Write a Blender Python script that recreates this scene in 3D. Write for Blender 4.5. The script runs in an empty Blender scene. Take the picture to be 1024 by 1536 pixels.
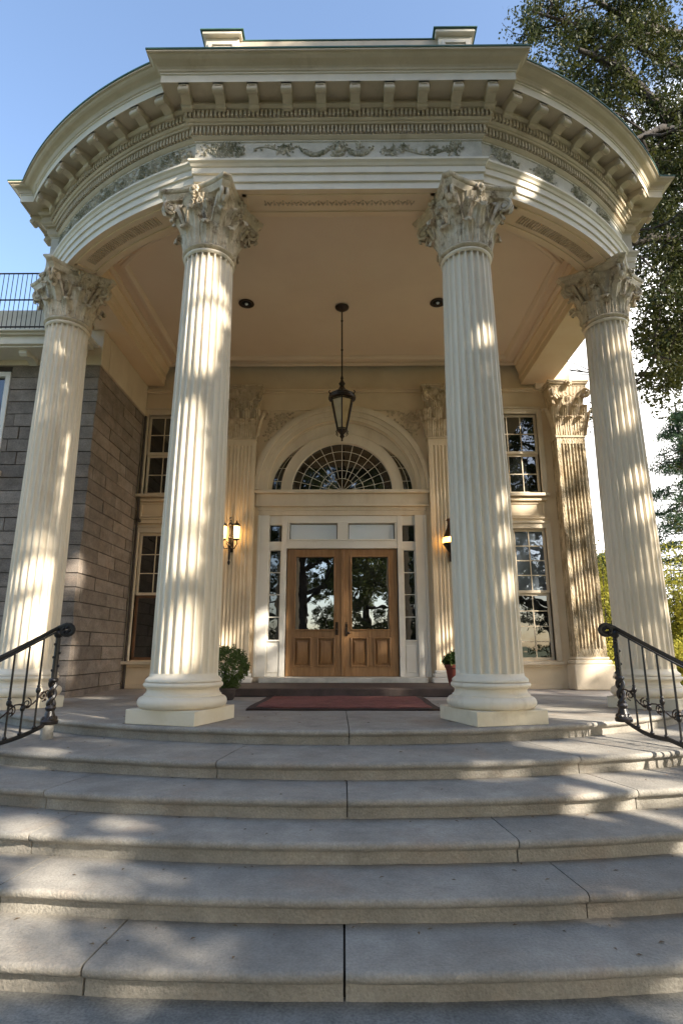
import bpy, math, random
import numpy as np
from mathutils import Vector, Matrix
sc = bpy.context.scene
COL = sc.collection
R_ = math.radians
PI = math.pi
sin, cos, sqrt, atan2 = math.sin, math.cos, math.sqrt, math.atan2
EYE = 1.6            # height of the camera above the paved ground
FLOOR = 0.85         # porch floor
CY = 12.0            # centre of the portico's circle lies on the house wall
rng = random.Random(7)

# ------------------------------------------------------------------ camera
PITCH = 13.46; YAW = 0.53; CX = 0.1
cam = bpy.data.cameras.new('camera'); camo = bpy.data.objects.new('camera', cam); COL.objects.link(camo)
cam.sensor_fit = 'VERTICAL'; cam.sensor_height = 36; cam.lens = 36 * 865 / 1536
cam.clip_end = 3000; cam.clip_start = 0.05
camo.location = (CX, 0, EYE); camo.rotation_euler = (R_(90 + PITCH), 0, R_(YAW))
sc.camera = camo

def at(px, py, Y):
    """a point seen at photo pixel px,py standing at depth Y"""
    a = math.atan((768 - py) / 865) + R_(PITCH)
    Z = Y * math.tan(a)
    zc = Y * cos(R_(PITCH)) + Z * sin(R_(PITCH))
    return Vector((CX + (px - 520) * zc / 865, Y, Z + EYE))

SUN_AZ = 51; SUN_EL = 30
SD = Vector((sin(R_(SUN_AZ))*cos(R_(SUN_EL)), -cos(R_(SUN_AZ))*cos(R_(SUN_EL)), sin(R_(SUN_EL))))

# ------------------------------------------------------------------ mesh builder
class MB:
    def __init__(s): s.v = []; s.f = []
    def add(s, vs, fs):
        b = len(s.v); s.v.extend([tuple(p) for p in vs]); s.f.extend([tuple(i + b for i in q) for q in fs]); return s
    def box(s, x0, x1, y0, y1, z0, z1):
        return s.add([(x0,y0,z0),(x1,y0,z0),(x1,y1,z0),(x0,y1,z0),(x0,y0,z1),(x1,y0,z1),(x1,y1,z1),(x0,y1,z1)],
                     [(0,3,2,1),(4,5,6,7),(0,1,5,4),(1,2,6,5),(2,3,7,6),(3,0,4,7)])
    def obox(s, c, ax, ay, az, hx, hy, hz, taper=1.0):
        c = Vector(c); vs = []
        for z in (-1, 1):
            k = taper if z > 0 else 1
            for x, y in ((-1,-1),(1,-1),(1,1),(-1,1)):
                vs.append(c + ax*hx*x*k + ay*hy*y*k + az*hz*z)
        return s.add(vs, [(0,3,2,1),(4,5,6,7),(0,1,5,4),(1,2,6,5),(2,3,7,6),(3,0,4,7)])
    def grid(s, fn, nu, nv, cu=False, cv=False):
        vs = [fn(i / nu, j / nv) for j in range(nv if cv else nv + 1) for i in range(nu if cu else nu + 1)]
        w = nu if cu else nu + 1; h = nv if cv else nv + 1; fs = []
        for j in range(nv):
            for i in range(nu):
                a = j*w + i; b = j*w + (i+1) % w; j2 = (j+1) % h
                fs.append((a, b, j2*w + (i+1) % w, j2*w + i))
        return s.add(vs, fs)
    def lathe(s, prof, n=24, c=(0,0,0), caps=True):
        vs = []; fs = []
        for r, z in prof:
            for i in range(n):
                a = 2*PI*i/n; vs.append((c[0] + r*cos(a), c[1] + r*sin(a), c[2] + z))
        for j in range(len(prof) - 1):
            for i in range(n):
                k = (i+1) % n; fs.append((j*n+i, j*n+k, (j+1)*n+k, (j+1)*n+i))
        if caps:
            fs.append(tuple(range(n-1, -1, -1))); fs.append(tuple((len(prof)-1)*n + i for i in range(n)))
        return s.add(vs, fs)
    def tube(s, pts, r, n=8, caps=True, flat=None):
        pts = [Vector(p) for p in pts]; m = len(pts); vs = []; fs = []
        rr = r if isinstance(r, (list, tuple)) else [r]*m
        up = Vector((0,0,1)); prev = None
        for i, p in enumerate(pts):
            t = (pts[min(i+1, m-1)] - pts[max(i-1, 0)])
            if t.length < 1e-9: t = Vector((0,0,1))
            t.normalize()
            if prev is None:
                a = t.cross(up)
                if a.length < .05: a = t.cross(Vector((1,0,0)))
            else:
                a = prev - t*prev.dot(t)
                if a.length < 1e-4: a = t.cross(up)
            a.normalize(); prev = a; b = t.cross(a)
            for k in range(n):
                g = 2*PI*k/n
                vs.append(p + a*cos(g)*rr[i] + b*sin(g)*rr[i]*(flat or 1))
        for i in range(m-1):
            for k in range(n):
                l = (k+1) % n; fs.append((i*n+k, i*n+l, (i+1)*n+l, (i+1)*n+k))
        if caps: fs.append(tuple(range(n-1,-1,-1))); fs.append(tuple((m-1)*n+k for k in range(n)))
        return s.add(vs, fs)
    def blob(s, c, r, n=7, m=5, sz=(1,1,1)):
        vs = []; fs = []
        for j in range(m+1):
            t = PI*j/m
            for i in range(n):
                a = 2*PI*i/n
                vs.append((c[0]+r*sz[0]*sin(t)*cos(a), c[1]+r*sz[1]*sin(t)*sin(a), c[2]+r*sz[2]*cos(t)))
        for j in range(m):
            for i in range(n):
                k=(i+1)%n; fs.append((j*n+i,(j+1)*n+i,(j+1)*n+k,j*n+k))
        return s.add(vs, fs)
    def prism(s, poly, fn0, fn1):
        n = len(poly); vs = [fn0(*p) for p in poly] + [fn1(*p) for p in poly]
        fs = [tuple(range(n-1,-1,-1)), tuple(range(n, 2*n))] + [(i, (i+1)%n, (i+1)%n+n, i+n) for i in range(n)]
        return s.add(vs, fs)

ORI = {}
def make(name, mb, mat, parent=None, loc=None, smooth=38, bevel=None, local=False):
    """mb in world coordinates (or local=True: in the object's own); one mesh object"""
    me = bpy.data.meshes.new(name)
    o = bpy.data.objects.new(name, me); COL.objects.link(o)
    po = ORI[parent.name] if parent else Vector((0,0,0))
    org = Vector(loc) if loc is not None else po
    V = np.array(mb.v, dtype=np.float64).reshape(-1,3)
    if not local: V = V - np.array(org)
    me.from_pydata(V.tolist(), [], mb.f)
    me.validate(); me.materials.append(mat)
    if smooth:
        me.polygons.foreach_set('use_smooth', [True]*len(me.polygons))
        me.set_sharp_from_angle(angle=R_(smooth))
    if parent: o.parent = parent
    o.location = org - po
    ORI[o.name] = org
    if bevel:
        b = o.modifiers.new('bevel', 'BEVEL'); b.width = bevel; b.segments = 2; b.limit_method = 'ANGLE'; b.angle_limit = R_(40)
        b.harden_normals = False
    return o
def fast_mesh(name, V, F4, mat, parent=None, loc=(0,0,0), nper=4):
    me = bpy.data.meshes.new(name); V = np.asarray(V, dtype=np.float32) - np.array(loc, dtype=np.float32); n = len(F4)
    me.vertices.add(len(V)); me.vertices.foreach_set('co', V.ravel())
    me.loops.add(n*nper); me.loops.foreach_set('vertex_index', np.asarray(F4, dtype=np.int32).ravel())
    me.polygons.add(n); me.polygons.foreach_set('loop_start', np.arange(0, n*nper, nper, dtype=np.int32))
    me.update(calc_edges=True); me.validate(); me.materials.append(mat)
    o = bpy.data.objects.new(name, me); COL.objects.link(o)
    po = ORI[parent.name] if parent else Vector((0,0,0))
    if parent: o.parent = parent
    o.location = Vector(loc) - po; ORI[o.name] = Vector(loc)
    return o
def thing(name, label, cat, loc, group=None):
    o = bpy.data.objects.new(name, None); COL.objects.link(o); o.location = loc; ORI[o.name] = Vector(loc)
    o.empty_display_size = .2
    return tag(o, label, cat, group)
def tag(o, label=None, cat=None, group=None, kind=None):
    if label: o['label'] = label
    if cat: o['category'] = cat
    if group: o['group'] = group
    if kind: o['kind'] = kind
    return o
def copy_part(o, parent, loc, rz):
    c = o.copy(); COL.objects.link(c); c.parent = parent; c.location = Vector(loc) - ORI[parent.name]; c.rotation_euler = (0,0,rz)
    ORI[c.name] = Vector(loc)
    for ch in o.children:
        d = ch.copy(); COL.objects.link(d); d.parent = c
    return c

# ------------------------------------------------------------------ materials
def mat(name, c1, c2=None, scale=3.0, rough=.6, bump=.0, bscale=40, stretch=(1,1,1), metal=0.0, c3=None, s3=.6, t3=(.52,.68), spec=.5, detail=6, bdist=.01, island=0, speck=0):
    m = bpy.data.materials.new(name); m.use_nodes = True; nt = m.node_tree; N = nt.nodes; L = nt.links
    b = N['Principled BSDF']; b.inputs['Roughness'].default_value = rough; b.inputs['Metallic'].default_value = metal
    b.inputs['Specular IOR Level'].default_value = spec
    geo = N.new('ShaderNodeNewGeometry'); mp = N.new('ShaderNodeMapping'); mp.inputs['Scale'].default_value = stretch
    L.new(geo.outputs['Position'], mp.inputs['Vector'])
    col = None
    if c2:
        n = N.new('ShaderNodeTexNoise'); n.inputs['Scale'].default_value = scale; n.inputs['Detail'].default_value = detail; n.inputs['Roughness'].default_value = .62
        L.new(mp.outputs[0], n.inputs['Vector'])
        r = N.new('ShaderNodeValToRGB'); r.color_ramp.elements[0].position = .32; r.color_ramp.elements[1].position = .68
        r.color_ramp.elements[0].color = (*c1, 1); r.color_ramp.elements[1].color = (*c2, 1)
        L.new(n.outputs['Fac'], r.inputs['Fac']); col = r.outputs['Color']
        if c3:
            n2 = N.new('ShaderNodeTexNoise'); n2.inputs['Scale'].default_value = s3; n2.inputs['Detail'].default_value = 8; n2.inputs['Roughness'].default_value = .7
            L.new(mp.outputs[0], n2.inputs['Vector'])
            r2 = N.new('ShaderNodeMapRange'); r2.inputs['From Min'].default_value = t3[0]; r2.inputs['From Max'].default_value = t3[1]
            L.new(n2.outputs['Fac'], r2.inputs['Value'])
            mx = N.new('ShaderNodeMix'); mx.data_type = 'RGBA'; mx.inputs['B'].default_value = (*c3, 1)
            L.new(r2.outputs['Result'], mx.inputs['Factor']); L.new(col, mx.inputs['A']); col = mx.outputs['Result']
        if island:
            hs = N.new('ShaderNodeHueSaturation'); mr = N.new('ShaderNodeMapRange')
            mr.inputs['To Min'].default_value = 1 - island; mr.inputs['To Max'].default_value = 1 + island
            L.new(geo.outputs['Random Per Island'], mr.inputs['Value']); L.new(mr.outputs['Result'], hs.inputs['Value'])
            L.new(col, hs.inputs['Color']); col = hs.outputs['Color']
        L.new(col, b.inputs['Base Color'])
    else: b.inputs['Base Color'].default_value = (*c1, 1)
    if speck and col is not None:
        n3 = N.new('ShaderNodeTexNoise'); n3.inputs['Scale'].default_value = 70; n3.inputs['Detail'].default_value = 3; L.new(geo.outputs['Position'], n3.inputs['Vector'])
        n4 = N.new('ShaderNodeTexNoise'); n4.inputs['Scale'].default_value = 9; n4.inputs['Detail'].default_value = 9; n4.inputs['Roughness'].default_value = .75; L.new(geo.outputs['Position'], n4.inputs['Vector'])
        av = N.new('ShaderNodeMath'); av.operation = 'ADD'; L.new(n3.outputs['Fac'], av.inputs[0]); L.new(n4.outputs['Fac'], av.inputs[1])
        mr3 = N.new('ShaderNodeMapRange'); mr3.inputs['From Min'].default_value = .72; mr3.inputs['From Max'].default_value = 1.28; mr3.inputs['To Min'].default_value = 1-speck; mr3.inputs['To Max'].default_value = 1+speck
        L.new(av.outputs[0], mr3.inputs['Value']); h3 = N.new('ShaderNodeHueSaturation'); L.new(mr3.outputs['Result'], h3.inputs['Value']); L.new(col, h3.inputs['Color'])
        col = h3.outputs['Color']; L.new(col, b.inputs['Base Color'])
    if bump:
        nb = N.new('ShaderNodeTexNoise'); nb.inputs['Scale'].default_value = bscale; nb.inputs['Detail'].default_value = 8
        L.new(mp.outputs[0], nb.inputs['Vector'])
        bp = N.new('ShaderNodeBump'); bp.inputs['Strength'].default_value = bump; bp.inputs['Distance'].default_value = bdist
        L.new(nb.outputs['Fac'], bp.inputs['Height']); L.new(bp.outputs[0], b.inputs['Normal'])
    return m
M = {}
M['cream'] = mat('cream_paint', (.64,.54,.40), (.74,.64,.49), 2.2, .55, .25, 30, (1,1,.5), c3=(.50,.40,.28), s3=1.3, t3=(.54,.76))
M['inner'] = mat('inner_paint', (.70,.565,.385), (.78,.645,.46), 1.8, .5, .15, 25, c3=(.60,.47,.31), s3=1.0, t3=(.58,.80))
M['column'] = mat('column_paint', (.76,.66,.50), (.84,.75,.595), 3.0, .5, .3, 28, (1,1,.22), c3=(.55,.45,.31), s3=2.2, t3=(.55,.76))
M['ceil'] = mat('ceiling_paint', (.76,.61,.445), (.80,.655,.49), .8, .6, .06, 12, c3=(.74,.59,.44), s3=.7, t3=(.5,.8))
M['soffit'] = mat('soffit_paint', (.76,.58,.37), (.82,.66,.46), 1.6, .6, .12, 14)
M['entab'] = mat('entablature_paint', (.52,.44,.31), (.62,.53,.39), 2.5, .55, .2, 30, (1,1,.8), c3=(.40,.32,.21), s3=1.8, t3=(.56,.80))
M['fascia'] = mat('fascia_paint', (.70,.63,.50), (.77,.71,.58), 3.5, .5, .12, 30, c3=(.62,.58,.50), s3=2.2, t3=(.58,.82))
M['frieze'] = mat('frieze_stone', (.56,.53,.46), (.68,.65,.57), 5.0, .8, .35, 40, c3=(.42,.40,.34), s3=2.4, t3=(.50,.72))
M['relief'] = mat('relief_stone', (.42,.39,.31), (.66,.62,.52), 9.0, .85, .5, 60, c3=(.20,.20,.13), s3=4, t3=(.44,.62))
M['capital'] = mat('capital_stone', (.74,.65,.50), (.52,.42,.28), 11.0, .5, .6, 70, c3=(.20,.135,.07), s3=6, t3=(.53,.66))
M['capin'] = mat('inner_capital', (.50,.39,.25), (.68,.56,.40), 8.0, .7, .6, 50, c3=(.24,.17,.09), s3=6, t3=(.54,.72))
M['white'] = mat('white_trim', (.74,.70,.62), (.80,.77,.70), 2.0, .45, .1, 20, c3=(.64,.58,.48), s3=1.8, t3=(.6,.85))
M['weather'] = mat('weathered_paint', (.74,.63,.46), (.36,.27,.15), 4.0, .8, 1.0, 22, (2.2,2.2,.6), c3=(.26,.19,.10), s3=3, t3=(.50,.60), bdist=.05, speck=.3)
M['stone'] = mat('grey_stone', (.20,.162,.13), (.31,.262,.218), 3.0, .85, .8, 70, (1,1,1.6), c3=(.34,.26,.20), s3=1.4, t3=(.52,.74), bdist=.022, island=.22, speck=.3)
M['mortar'] = mat('mortar', (.045,.037,.03), (.08,.065,.055), 8, .9, .4, 60)
M['step'] = mat('step_stone', (.238,.218,.185), (.355,.328,.28), 2.4, .8, .9, 60, c3=(.31,.25,.195), s3=1.3, t3=(.52,.74), bdist=.008, detail=10, speck=.18, island=.07)
M['pave'] = mat('paving', (.17,.165,.145), (.26,.25,.22), 2.4, .85, .8, 90, bdist=.006, detail=10, speck=.35)
M['floor'] = mat('floor_stone', (.30,.275,.25), (.42,.385,.35), 2.0, .6, .4, 60, c3=(.36,.30,.24), s3=1.0, t3=(.5,.7), bdist=.005, speck=.25)
M['plinth'] = mat('plinth_paint', (.70,.61,.44), (.78,.70,.54), 3.0, .6, .25, 30, c3=(.56,.46,.32), s3=2.5, t3=(.55,.78))
M['iron'] = mat('black_iron', (.006,.006,.006), (.016,.012,.010), 30, .3, .4, 80, c3=(.05,.02,.01), s3=14, t3=(.60,.74))
M['bronze'] = mat('dark_bronze', (.016,.010,.006), (.045,.024,.012), 20, .38, .3, 60, metal=.3)
M['greenedge'] = mat('copper_edge', (.03,.10,.075), (.05,.13,.09), 8, .6)
M['roof'] = mat('roof_felt', (.16,.15,.14), (.22,.21,.19), 4, .9, .3, 30)
M['darkstep'] = mat('dark_step', (.045,.032,.026), (.09,.06,.05), 5, .7, .4, 50)
M['mat_red'] = mat('mat_red', (.16,.045,.038), (.25,.085,.068), 7, .95, .9, 160, c3=(.13,.04,.03), s3=3, t3=(.5,.7))
M['mat_dark'] = mat('mat_dark', (.035,.022,.018), (.07,.04,.03), 12, .95, .7, 160)
M['terracotta'] = mat('terracotta', (.15,.03,.02), (.21,.05,.032), 10, .6, .2, 60)
M['soil'] = mat('soil', (.02,.014,.01), (.05,.035,.02), 40, .95, .6, 90)
M['concrete'] = mat('concrete_block', (.28,.27,.24), (.38,.36,.32), 10, .9, .6, 60)
M['blacksash'] = mat('brown_sash', (.13,.06,.028), (.20,.10,.05), 6, .45, .15, 50, (1,1,.2))
M['curtain'] = mat('curtain', (.66,.67,.66), (.76,.77,.76), 2, .9, .5, 14, (8,1,.1))
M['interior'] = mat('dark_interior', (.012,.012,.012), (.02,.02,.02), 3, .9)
M['ceram'] = mat('lamp_housing', (.05,.04,.03), (.10,.08,.06), 8, .4, metal=.4)

def wood():
    m = mat('oak_wood', (.24,.125,.048), (.37,.20,.085), 3.0, .38, .25, 60, (9,9,.7), c3=(.19,.095,.038), s3=2, t3=(.55,.75), detail=8)
    return m
M['wood'] = wood()
def glass(name, base, refl, rough=.01, wav=.15):
    m = bpy.data.materials.new(name); m.use_nodes = True; nt = m.node_tree; N = nt.nodes; L = nt.links
    N.remove(N['Principled BSDF']); out = N['Material Output']
    d = N.new('ShaderNodeBsdfDiffuse'); d.inputs['Color'].default_value = (*base, 1)
    g = N.new('ShaderNodeBsdfGlossy'); g.inputs['Roughness'].default_value = rough; g.inputs['Color'].default_value = (.92,.95,1,1)
    fr = N.new('ShaderNodeFresnel'); fr.inputs['IOR'].default_value = refl
    geo = N.new('ShaderNodeNewGeometry'); nz = N.new('ShaderNodeTexNoise'); nz.inputs['Scale'].default_value = 2.3; nz.inputs['Detail'].default_value = 2
    L.new(geo.outputs['Position'], nz.inputs['Vector'])
    bp = N.new('ShaderNodeBump'); bp.inputs['Strength'].default_value = wav; bp.inputs['Distance'].default_value = .02
    L.new(nz.outputs['Fac'], bp.inputs['Height']); L.new(bp.outputs[0], g.inputs['Normal'])
    mx = N.new('ShaderNodeMixShader'); L.new(fr.outputs[0], mx.inputs[0]); L.new(d.outputs[0], mx.inputs[1]); L.new(g.outputs[0], mx.inputs[2])
    L.new(mx.outputs[0], out.inputs['Surface']); return m
M['glass'] = glass('window_glass', (.012,.013,.012), 2.1)
M['doorglass'] = glass('door_glass', (.012,.012,.010), 3.6, wav=.08)
M['milky'] = glass('milky_glass', (.80,.88,.95), 3.6, .22, .6)
M['paleglass'] = glass('pale_glass', (.10,.12,.14), 2.6, .02, .3)
def emis(name, col, s, base=(.8,.5,.2)):
    m = bpy.data.materials.new(name); m.use_nodes = True; nt = m.node_tree; b = nt.nodes['Principled BSDF']
    b.inputs['Base Color'].default_value = (*base, 1); b.inputs['Emission Color'].default_value = (*col, 1); b.inputs['Emission Strength'].default_value = s
    geo = nt.nodes.new('ShaderNodeNewGeometry'); n = nt.nodes.new('ShaderNodeTexNoise'); n.inputs['Scale'].default_value = 14
    nt.links.new(geo.outputs['Position'], n.inputs['Vector'])
    mr = nt.nodes.new('ShaderNodeMapRange'); mr.inputs['To Min'].default_value = s*.5; mr.inputs['To Max'].default_value = s*1.5
    nt.links.new(n.outputs['Fac'], mr.inputs['Value']); nt.links.new(mr.outputs['Result'], b.inputs['Emission Strength'])
    b.inputs['Roughness'].default_value = .3; return m
M['lit'] = emis('lit_glass', (1,.60,.22), 2.6)
M['lit_amber'] = emis('lit_amber_glass', (1,.50,.10), 2.4)
M['amber'] = mat('amber_glass', (.38,.24,.08), (.50,.34,.13), 5, .35, .2, 30)
def leafmat(name, c1, c2, trans=.35):
    m = bpy.data.materials.new(name); m.use_nodes = True; nt = m.node_tree; N = nt.nodes; L = nt.links
    b = N['Principled BSDF']; b.inputs['Roughness'].default_value = .5; out = N['Material Output']
    b.inputs['Specular IOR Level'].default_value = .18
    geo = N.new('ShaderNodeNewGeometry'); r = N.new('ShaderNodeValToRGB')
    nz = N.new('ShaderNodeTexNoise'); nz.inputs['Scale'].default_value = .9; L.new(geo.outputs['Position'], nz.inputs['Vector'])
    ad = N.new('ShaderNodeMath'); ad.operation = 'MULTIPLY_ADD'; ad.inputs[1].default_value = .5
    L.new(geo.outputs['Random Per Island'], ad.inputs[0])
    sb = N.new('ShaderNodeMath'); sb.operation = 'SUBTRACT'; sb.inputs[1].default_value = .25
    L.new(nz.outputs['Fac'], sb.inputs[0]); L.new(sb.outputs[0], ad.inputs[2])
    r.color_ramp.elements[0].color = (*c1, 1); r.color_ramp.elements[1].color = (*c2, 1)
    r.color_ramp.elements[0].position = .15; r.color_ramp.elements[1].position = .8
    L.new(ad.outputs[0], r.inputs['Fac']); L.new(r.outputs['Color'], b.inputs['Base Color'])
    t = N.new('ShaderNodeBsdfTranslucent'); L.new(r.outputs['Color'], t.inputs['Color'])
    mx = N.new('ShaderNodeMixShader'); mx.inputs[0].default_value = trans
    L.new(b.outputs[0], mx.inputs[1]); L.new(t.outputs[0], mx.inputs[2]); L.new(mx.outputs[0], out.inputs['Surface']); return m
M['leaf_oak'] = leafmat('oak_leaves', (.012,.024,.007), (.065,.068,.015), .3)
M['leaf_gold'] = leafmat('golden_leaves', (.16,.18,.03), (.46,.42,.07), .5)
M['leaf_pine'] = leafmat('pine_needles', (.02,.045,.022), (.06,.10,.045), .2)
M['leaf_box'] = leafmat('box_leaves', (.04,.075,.018), (.11,.16,.045), .2)
M['leaf_shade'] = leafmat('shade_tree_leaves', (.04,.06,.018), (.13,.15,.045), .45)
M['bark'] = mat('bark', (.014,.011,.009), (.045,.035,.027), 6, .9, .9, 18, (1,1,.3), bdist=.03)
M['grass'] = mat('lawn', (.05,.075,.015), (.12,.14,.03), 1.4, .95, .9, 60, bdist=.03)
M['blade'] = leafmat('grass_blades', (.07,.10,.02), (.22,.24,.05), .3)
M['litter'] = mat('dry_leaves', (.10,.06,.03), (.24,.16,.08), 30, .8)
M['flower'] = mat('cream_petals', (.75,.68,.5), (.85,.8,.66), 8, .6)

# ------------------------------------------------------------------ plan of the portico
def outer_path(o):
    w = 1.86 + .8*max(o,0); yf = 6.27 - o; R = 6.0 + o; xs = 4.66 + .95*o; ys = 8.05 - .6*o
    h = [(w*i/8, yf) for i in range(1, 9)]
    a0 = math.asin(w/R); a1 = math.acos((CY-ys)/R)
    h += [(R*sin(a0+(a1-a0)*i/36), CY - R*cos(a0+(a1-a0)*i/36)) for i in range(37)]
    h += [(xs, ys)] + [(xs, ys + (11.99-ys)*i/6) for i in range(1, 7)]
    return [(-x, y) for x, y in reversed(h)] + [(0, yf)] + h
def inner_path(i):
    yf = 6.76 + i; R = 5.5 - i; xs = 4.0 - i
    x0 = sqrt(R*R - (CY-yf)**2); yb = CY - sqrt(R*R - xs*xs)
    a0 = math.asin(x0/R); a1 = math.asin(xs/R)
    h = [(x0*k/8, yf) for k in range(1, 9)]
    h += [(R*sin(a0+(a1-a0)*k/36), CY - R*cos(a0+(a1-a0)*k/36)) for k in range(37)]
    h += [(xs, yb)] + [(xs, yb + (11.97-i-yb)*k/6) for k in range(1, 7)]
    return [(-x, y) for x, y in reversed(h)] + [(0, yf)] + h
def sweep(mb, prof, path, closed=False):
    """prof: (offset, z above the eye); skin between consecutive profile points"""
    for (o0, z0), (o1, z1) in zip(prof, prof[1:]):
        a = path(o0); b = path(o1); n = len(a)
        vs = [(x, y, z0+EYE) for x, y in a] + [(x, y, z1+EYE) for x, y in b]
        fs = [(i, i+1, n+i+1, n+i) for i in range(n-1)]
        if closed: fs.append((n-1, 0, n, 2*n-1))
        mb.add(vs, fs)
    return mb
def along(o, spacing, side=True, margin=.0, what=('front','arc','side')):
    """positions and outward normals at regular spacing on the outer path"""
    w = 1.86 + .8*max(o,0); yf = 6.27 - o; R = 6.0 + o; xs = 4.66 + .95*o; ys = 8.05 - .6*o
    res = []
    if 'front' in what:
        n = int(round((2*w-2*margin)/spacing))
        for i in range(n+1): res.append((Vector((-w+margin+(2*w-2*margin)*i/n, yf, 0)), Vector((0,-1,0))))
    if 'arc' in what:
        a0 = math.asin(w/R); a1 = math.acos((CY-ys)/R); L = R*(a1-a0); n = int(round(L/spacing))
        for s in (-1, 1):
            for i in range(n):
                a = a0 + (a1-a0)*(i+.5)/n
                res.append((Vector((s*R*sin(a), CY-R*cos(a), 0)), Vector((s*sin(a), -cos(a), 0))))
    if 'side' in what:
        L = 11.99-ys; n = int(round(L/spacing))
        for s in (-1, 1):
            for i in range(n): res.append((Vector((s*xs, ys+L*(i+.5)/n, 0)), Vector((s,0,0))))
    return res
UP = Vector((0,0,1))

house = thing('mansion', 'cream mansion with a round columned portico, grey stone wing and arched doorway', 'house', (0, CY, 0))

# ---- architrave (outer bands, soffit, inner face)
m = MB()
sweep(m, [(0,5.79),(0,5.89),(.022,5.895),(.022,6.0),(.045,6.005),(.045,6.09),(.06,6.10),(.075,6.13),(.10,6.155),(.10,6.185),(.02,6.19)], outer_path)
arch = make('architrave', m, M['fascia'], house)
m = MB()
a = outer_path(0); b = inner_path(0); n = len(a)
m.add([(x,y,5.79+EYE) for x,y in a] + [(x,y,5.79+EYE) for x,y in b], [(i,i+1,n+i+1,n+i) for i in range(n-1)])
sweep(m, [(0,5.79),(0,5.93),(.03,5.94),(.03,6.06),(.06,6.08),(.10,6.14),(.12,6.15),(.12,6.2),(.14,6.2)], inner_path)
soff = make('architrave_soffit', m, M['soffit'], house)
# raised panel mouldings and carved rows on the soffit
def soff_pt(bay, s, t, d):
    """bay -1,0,1; s 0..1 along, t 0..1 from outside in, d below the soffit"""
    if bay == 0:
        return Vector((-1.25+2.5*s, 6.27+.49*t, 5.79+EYE-d))
    a0, a1 = R_(23.5), R_(43.5)
    a_ = a0 + (a1-a0)*s; R = 6.0 - .5*t
    return Vector((bay*R*sin(a_), CY-R*cos(a_), 5.79+EYE-d))
for bay in (-1, 0, 1):
    m = MB(); m2 = MB()
    for (s0,s1,t0,t1) in ((0,1,.16,.22),(0,1,.78,.84),(0,.02,.16,.84),(.98,1,.16,.84)):
        k = 14 if s1-s0 > .5 else 1
        for i in range(k):
            u0 = s0+(s1-s0)*i/k; u1 = s0+(s1-s0)*(i+1)/k
            q = [soff_pt(bay,u,t,d) for d in (-.01,.022) for (u,t) in ((u0,t0),(u1,t0),(u1,t1),(u0,t1))]
            m.add(q, [(4,5,6,7),(0,1,5,4),(2,3,7,6),(1,2,6,5),(3,0,4,7)])
    N_ = 34
    for i in range(N_):
        s = .10 + .80*(i+.5)/N_; p = soff_pt(bay, s, .5, .006); tx = (soff_pt(bay, s+.01, .5, 0)-soff_pt(bay, s-.01, .5, 0)).normalized(); ty = UP.cross(tx)
        r = rng.random()
        if bay == 0 and i % 2 == 0:
            m2.blob(p + ty*.012, .020, 6, 4, (1,1,.8)); m2.obox(p - ty*.03, tx, ty, UP, .006, .024, .010)
        elif bay == 0:
            for q in (-1,1): m2.obox(p + tx*q*.012, (tx*.8+ty*.5*q).normalized(), (ty*.8-tx*.5*q).normalized(), UP, .006, .034, .008)
        else:
            m2.obox(p, tx, ty, UP, .010, .058, .012)
            m2.blob(p + ty*.07, .016, 6, 4)
    make('soffit_moulding', m, M['soffit'], soff)
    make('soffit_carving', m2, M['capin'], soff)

# ---- frieze
m = MB(); sweep(m, [(.02,6.19),(.02,6.50),(.035,6.505),(.035,6.52)], outer_path)
frz = make('frieze', m, M['frieze'], house)
def frz_front(s, z, d): return Vector((s, 6.25-d, z+EYE))
def frz_arc(sg):
    def f(s, z, d):
        R = 6.02+d; a = s/6.02; return Vector((sg*R*sin(a), CY-R*cos(a), z+EYE))
    return f
def rleaf(mb, f, s, z, ang, L, W, h):
    c, sn = cos(ang), sin(ang)
    def P(u, v, d): return f(s+u*c-v*sn, z+u*sn+v*c, d)
    mb.add([P(0,0,.002), P(L*.45,W,.006), P(L,0,h*.5), P(L*.45,-W,.006), P(L*.42,0,h)], [(0,4,1),(1,4,2),(2,4,3),(3,4,0)])
def rblob(mb, f, s, z, r, h=None):
    n = 7; vs = [f(s,z,h or r)]
    for rr, d in ((.7,.7),(1,0)):
        for i in range(n): vs.append(f(s+r*rr*cos(2*PI*i/n), z+r*rr*sin(2*PI*i/n), (h or r)*d+.001))
    mb.add(vs, [(0,1+i,1+(i+1)%n) for i in range(n)] + [(1+i,1+n+i,1+n+(i+1)%n,1+(i+1)%n) for i in range(n)])
def scroll(mb, f, s, z, r, turn, dirn):
    k = 14
    for i in range(k):
        t = i/k; a = turn + dirn*t*4.8; rr = r*(1-.8*t)
        p, q = s+rr*cos(a), z+rr*sin(a)
        rblob(mb, f, p, q, .017*(1-.4*t), .028)
        if i % 2 == 0: rleaf(mb, f, p, q, a+rng.uniform(-.6,.6), .055*(1-.4*t), .02, .022)
def cluster(mb, f, s, z, ws, hz, n, L=.06):
    for i in range(n):
        p = s + rng.gauss(0,1)*ws*.45; q = max(6.22, min(6.48, z + rng.gauss(0,1)*hz*.45))
        rleaf(mb, f, p, q, rng.uniform(0,2*PI), L*rng.uniform(.5,1.1), L*.3, rng.uniform(.015,.04))
def swag(mb, f, s0, s1, z0, dep):
    for i in range(26):
        t = i/25; s = s0+(s1-s0)*t; z = z0 - dep*4*t*(1-t); r = .018+.022*sin(PI*t)
        for k in range(3): rblob(mb, f, s+rng.uniform(-.012,.012), z+rng.uniform(-r,r)*.7, r*.6, r*.9)
        rleaf(mb, f, s, z, rng.uniform(0,6.28), .05, .018, .03)
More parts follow.
